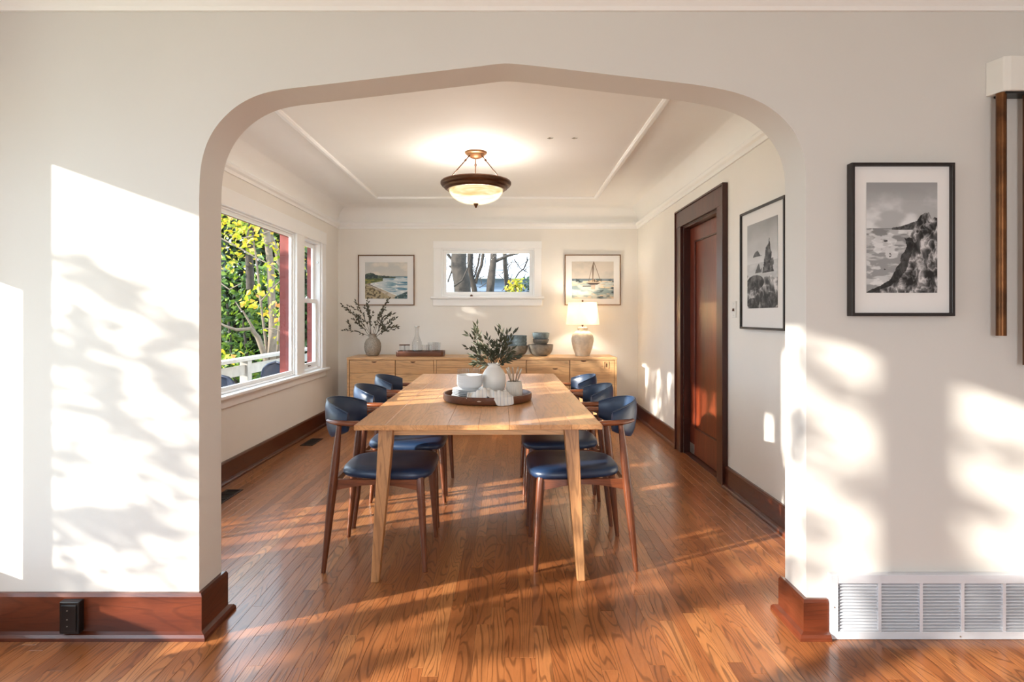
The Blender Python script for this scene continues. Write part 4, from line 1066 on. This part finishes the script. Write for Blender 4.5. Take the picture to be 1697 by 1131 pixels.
for pts in ([(366, 395), (395, 410), (420, 425), (450, 440), (470, 455)], [(380, 390), (400, 395), (430, 390), (455, 380)], [(432, 500), (450, 480), (465, 465)], [(440, 545), (455, 545), (470, 552)], [(400, 515), (390, 500)], [(366, 470), (380, 480), (400, 470)]):
    trunk([(x, y, 9.2) for x, y in pts], .012, .007)
lm = MB().leaf((0, 0, 0), (1, 0, 0), (0, 0, 1), 1, .62).mesh('leaf'); lm.materials.append(M['yleaf'])
lo_ = MB().leaf((0, 0, 0), (1, 0, 0), (0, 0, 1), 1, .7).mesh('leaf'); lo_.materials.append(M['oleaf'])
cl_pts = [(375, 360), (390, 370), (400, 380), (372, 375), (398, 400), (410, 378), (385, 395), (418, 410), (445, 440), (412, 500), (425, 478), (440, 478), (452, 475), (415, 505), (440, 515), (455, 510), (462, 520), (425, 395), (372, 345), (450, 405), (460, 545), (375, 600), (385, 590), (370, 585)]
for i in range(230):
    cx, cy = rnd.choice(cl_pts); p = wp(cx+rnd.gauss(0, 7), cy+rnd.gauss(0, 6), 9.0+rnd.uniform(-.4, .7))-T0
    o = obj('leaf', lo_ if rnd.random() < .09 else lm, 'yleaf', yt, loc=p)
    s = rnd.uniform(.06, .13); o.scale = (s, s, s)
    dirv = Vector((rnd.uniform(-1, 1), rnd.uniform(-.6, .6), rnd.uniform(-1, .5))); o.rotation_euler = (rnd.uniform(.5, 1.6), rnd.uniform(-1, 1), rnd.uniform(-PI, PI))
cen = [wp(rnd.uniform(330, 520), rnd.uniform(300, 440), 9.6+rnd.uniform(-.3, .6))-T0 for _ in range(30)]
o = obj('crown_leaves', leaves_cloud(cen, 22, .20, .10, .055, rnd), 'yleaf', yt); o['kind'] = 'stuff'

def bush(name, label, cat, loc, pts, n, rad, L, w, mat, group=None, trunks=()):
    r = thing(name, label, cat, loc, 0, group); l0 = Vector(loc)
    for k, tp in enumerate(trunks): obj('stem', MB().tube([Vector((0, 0, 0)), (Vector(tp)-l0)*.5+Vector((.08*(-1)**k, .05, 0)), Vector(tp)-l0], [.05, .035, .015], 7), 'barkd', r, smooth=60)
    o = obj('foliage', leaves_cloud([Vector(p)-l0 for p in pts], n, rad*1.7, L, w, rnd, True), mat, r); o['kind'] = 'stuff'
    return r
hp = [wp(rnd.uniform(280, 560), rnd.uniform(330, 640), rnd.uniform(13.0, 14.2)) for _ in range(360)]
bush('evergreen_hedge', 'dense dark green shrubbery behind the pale-barked tree', 'hedge', (-6.3, 13.6, GZ), hp, 34, .34, .22, .14, 'dleaf', trunks=[(-6.3, 13.6, 2), (-5.3, 13.6, 2.5)])
hp = [wp(rnd.uniform(300, 480), rnd.uniform(430, 640), rnd.uniform(11.2, 11.8)) for _ in range(64)]
bush('garden_shrub', 'bright green leafy shrub behind the deck railing', 'shrub', (-5.1, 11.5, GZ), hp, 26, .2, .14, .08, 'gleaf', trunks=[(-5.1, 11.5, 1.2), (-5.4, 11.5, 1.5)])

# trees beyond the small far window
def back_tree(label, stems, mat, group='bare trees behind the far window'):
    x, y, d = stems[0][0][0]; b = wp(x, y, d); b.z = GZ
    t = thing('bare_tree', label, 'tree', b, 0, group)
    for pts, r0, r1 in stems:
        P = [wp(x, y, dd)-b for x, y, dd in pts]
        if pts is stems[0][0]: P = [Vector((0, 0, 0))]+P
        n = len(P); obj('trunk' if pts is stems[0][0] else 'limb', MB().tube([tuple(p) for p in P], [r0+(r1-r0)*i/(n-1) for i in range(n)], 9), mat, t, smooth=60)
    return t
D = 10.5
back_tree('thick grey-barked trunk at the left of the far window', [([(768, 520, D), (766, 470, D), (760, 440, D), (762, 395, D)], .17, .13), ([(742, 468, D), (752, 440, D), (757, 420, D), (765, 400, D)], .014, .02),
          ([(752, 475, D-.3), (766, 465, D-.3), (775, 445, D-.3), (779, 430, D-.3)], .016, .012), ([(741, 420, D), (752, 435, D)], .03, .015), ([(745, 440, D), (755, 452, D), (762, 456, D)], .01, .008)], 'barkd')
back_tree('leaning forked trunk just left of the window centre', [([(792, 520, D+.4), (786, 480, D+.4), (779, 450, D+.4), (780, 400, D+.4)], .05, .055), ([(788, 470, D+.4), (792, 455, D+.4), (798, 440, D+.4), (803, 405, D+.4)], .03, .03), ([(786, 460, D+.4), (792, 440, D+.4), (797, 410, D+.4)], .015, .02)], 'barkd')
back_tree('dark forked tree with side branch right of the window centre', [([(811, 520, D), (813, 480, D), (817, 440, D), (820, 395, D)], .075, .055), ([(819, 434, D), (828, 430, D), (842, 424, D), (858, 420, D), (870, 415, D)], .035, .016), ([(808, 487, D), (810, 460, D), (813, 440, D)], .03, .02)], 'barkd')
back_tree('slim grey trunk near the right of the far window', [([(843, 520, D+.8), (841, 480, D+.8), (837, 440, D+.8), (836, 395, D+.8)], .055, .04), ([(852, 465, D+.8), (860, 452, D+.8), (868, 446, D+.8), (874, 432, D+.8), (872, 412, D+.8)], .012, .016), ([(852, 430, D+.8), (862, 445, D+.8), (875, 452, D+.8)], .01, .008), ([(822, 448, D+.8), (837, 448, D+.8)], .008, .01), ([(822, 450, D+.8), (828, 457, D+.8), (834, 463, D+.8)], .006, .006)], 'barkd')
tw = thing('bare_shrub', 'fine bare twiggy shrub in front of the pale house', 'shrub', wp(805, 530, 13))
obj('stem', MB().tube([(0, 0, GZ-tw.location.z), (.05, 0, -.6), (0, 0, .05)], [.03, .025, .012], 7), 'barkd', tw, smooth=60)
for q in range(34):
    x = rnd.uniform(740, 872); y = rnd.uniform(440, 500); P = [wp(x, y, 13)-tw.location]
    aa = rnd.uniform(-2.6, -.5)
    for k in range(4): x += math.cos(aa)*9; y += math.sin(aa)*9; aa += rnd.uniform(-.6, .6); P.append(wp(x, y, 13)-tw.location)
    obj('twig', MB().tube([tuple(p) for p in P], .008, 5), 'barkd', tw)
hp = [wp(rnd.uniform(846, 860), rnd.uniform(466, 500), 10) for _ in range(26)]
bush('garden_shrub', 'bright lime green shrub at the lower right of the far window', 'shrub', (.08, 10, GZ), hp, 16, .06, .07, .04, 'yleaf', trunks=[(.08, 10, 1.5)])
hp = [wp(rnd.uniform(866, 885), rnd.uniform(468, 500), 10.2) for _ in range(14)]
bush('garden_shrub', 'dark green shrub in the right corner of the far window', 'shrub', (.3, 10.2, GZ), hp, 16, .07, .08, .04, 'dleaf', trunks=[(.3, 10.2, 1.4)])
hs_ = thing('neighbour_house', 'pale blue clapboard house beyond the bare trees', 'house', (1.2, 17, GZ))
obj('wall', B(-2.2, 4, 0, 3, 0, 3.1), 'siding', hs_)
for q in range(22): obj('clapboard', MB().prism([(0, .14*q), (-.03, .14*q), (-.006, .14*q+.15), (0, .14*q+.15)], lambda u, v, t: (t, u, v), -2.2, 4), 'siding', hs_)
obj('roof', MB().prism([(-.4, 3.05), (1.5, 3.75), (3.4, 3.05), (3.4, 3.0), (-.4, 3.0)], lambda u, v, t: (t, u, v), -2.5, 4.3), plain('grey_roof', C(170, 176, 184), .8), hs_)

# shade trees left of the house, between the windows and the low sun
def upstream(x, y, z, t): return Vector((x, y, z))-SUN_DIR*t
def shade_tree(label, loc, clumps, leafmat_='dleaf'):
    loc = Vector(loc); t = thing('shade_tree', label, 'tree', loc)
    obj('trunk', MB().tube([(0, 0, 0), (.05, .05, 1.2), (-.1, .1, 2.6), (.1, 0, 3.6)], [.07, .055, .04, .015], 9), 'bark', t, smooth=60)
    for k in range(4): obj('limb', MB().tube([(0, .05, 1.3+.4*k), (.1, (-1)**k*.5, 2.0+.4*k), (.1, (-1)**k*1.0, 2.5+.45*k)], [.03, .02, .008], 7), 'bark', t, smooth=60)
    mb = MB()
    for p, r, n in clumps:
        for q in range(n):
            q3 = Vector((rnd.gauss(0, 1), rnd.gauss(0, 1), rnd.gauss(0, 1))).normalized()*r*rnd.random()**.4; q3.z *= 1.5
            L = r*rnd.uniform(.7, 1.2)
            mb.leaf(p-loc+q3, (rnd.uniform(-1, 1), rnd.uniform(-1, 1), rnd.uniform(-1, .4)), (-SUN_DIR.x+rnd.uniform(-.6, .6), -SUN_DIR.y+rnd.uniform(-.6, .6), rnd.uniform(-.2, 1)), L, L*.68)
    o = obj('foliage', mb, leafmat_, t); o['kind'] = 'stuff'
rnd = random.Random(5)
cl1 = []
def dark(x, z, w, h, n=60):
    """a leafy spray whose shade falls about (x, z) on the arch wall"""
    c = Vector((x, Y0, z))-SUN_DIR*((x-XL)/SUN_DIR.x+rnd.uniform(1.5, 2.3)); u = Vector((-SUN_DIR.y, SUN_DIR.x, 0)).normalized()
    for k in range(max(3, int(n/14))):
        a, b = rnd.uniform(-1, 1), rnd.uniform(-1, 1)
        if a*a+b*b > 1: a *= .6; b *= .6
        cl1.append((c+u*(a*w*.225)+Vector((0, 0, b*h*.5-a*h*.15)), .055, 16))
for px, py, w, h in ((130, 625, 130, 130), (285, 770, 120, 100), (205, 690, 60, 50), (170, 870, 40, 60), (250, 600, 50, 40), (150, 545, 60, 26), (255, 855, 46, 46), (115, 770, 30, 60), (310, 650, 40, 50), (118, 930, 70, 120), (262, 920, 50, 120), (205, 490, 50, 36), (290, 560, 50, 40), (120, 450, 50, 30),
                      (1400, 650, 90, 60), (1330, 720, 50, 50), (1420, 800, 60, 40), (1350, 880, 70, 40), (1560, 720, 120, 90), (1640, 860, 60, 70), (1590, 930, 70, 30), (1680, 760, 60, 50), (1310, 590, 30, 60), (1490, 1010, 110, 90), (1570, 1010, 110, 90), (1650, 1010, 110, 90), (1720, 1010, 100, 90), (1640, 975, 160, 40)):
    dark((px-846)*.00236, 1.25-(py-525)*.00236, w*.00236, h*.00236, int(w*h/120))
cl1 += [(upstream(XL, rnd.uniform(.8, 1.76), rnd.uniform(.2, 2.45), rnd.uniform(2.2, 3.2)), rnd.uniform(.07, .12), 30) for _ in range(26)]
cl1 += [(upstream(XL, rnd.uniform(-.6, .2), rnd.uniform(.2, 2.45), rnd.uniform(2.2, 3.4)), rnd.uniform(.09, .16), 30) for _ in range(14)]
shade_tree('leafy shade tree outside the living room windows', (-4.6, -1.2, GZ), cl1)
cl2 = [(upstream(XL, rnd.uniform(2.6, 3.7), rnd.uniform(.1, 2.0), rnd.uniform(2.2, 3.2)), rnd.uniform(.05, .09), 26) for _ in range(16)]
cl2 += [(upstream(XL, rnd.uniform(3.7, 7.0), rnd.uniform(.6, 2.15), rnd.uniform(2.2, 3.4)), rnd.uniform(.08, .15), 30) for _ in range(135)]
cl2 += [(upstream(XL, rnd.uniform(6.1, 6.9), rnd.uniform(.7, 2.1), rnd.uniform(2.0, 3.0)), rnd.uniform(.1, .15), 30) for _ in range(30)]  # denser leaves added to stop sun through the far sash
cl2 += [(Vector((-.59+dx, Y2, .97+dz))-SUN_DIR*4.2, .13, 34) for dx, dz in ((0, 0), (.18, .05), (-.15, -.05), (.1, -.12), (-.1, .14))]  # clumps added to keep a stray sun patch off the far wall
shade_tree('leafy shade tree outside the dining window, out of frame', (-4.7, 3.0, GZ), cl2)
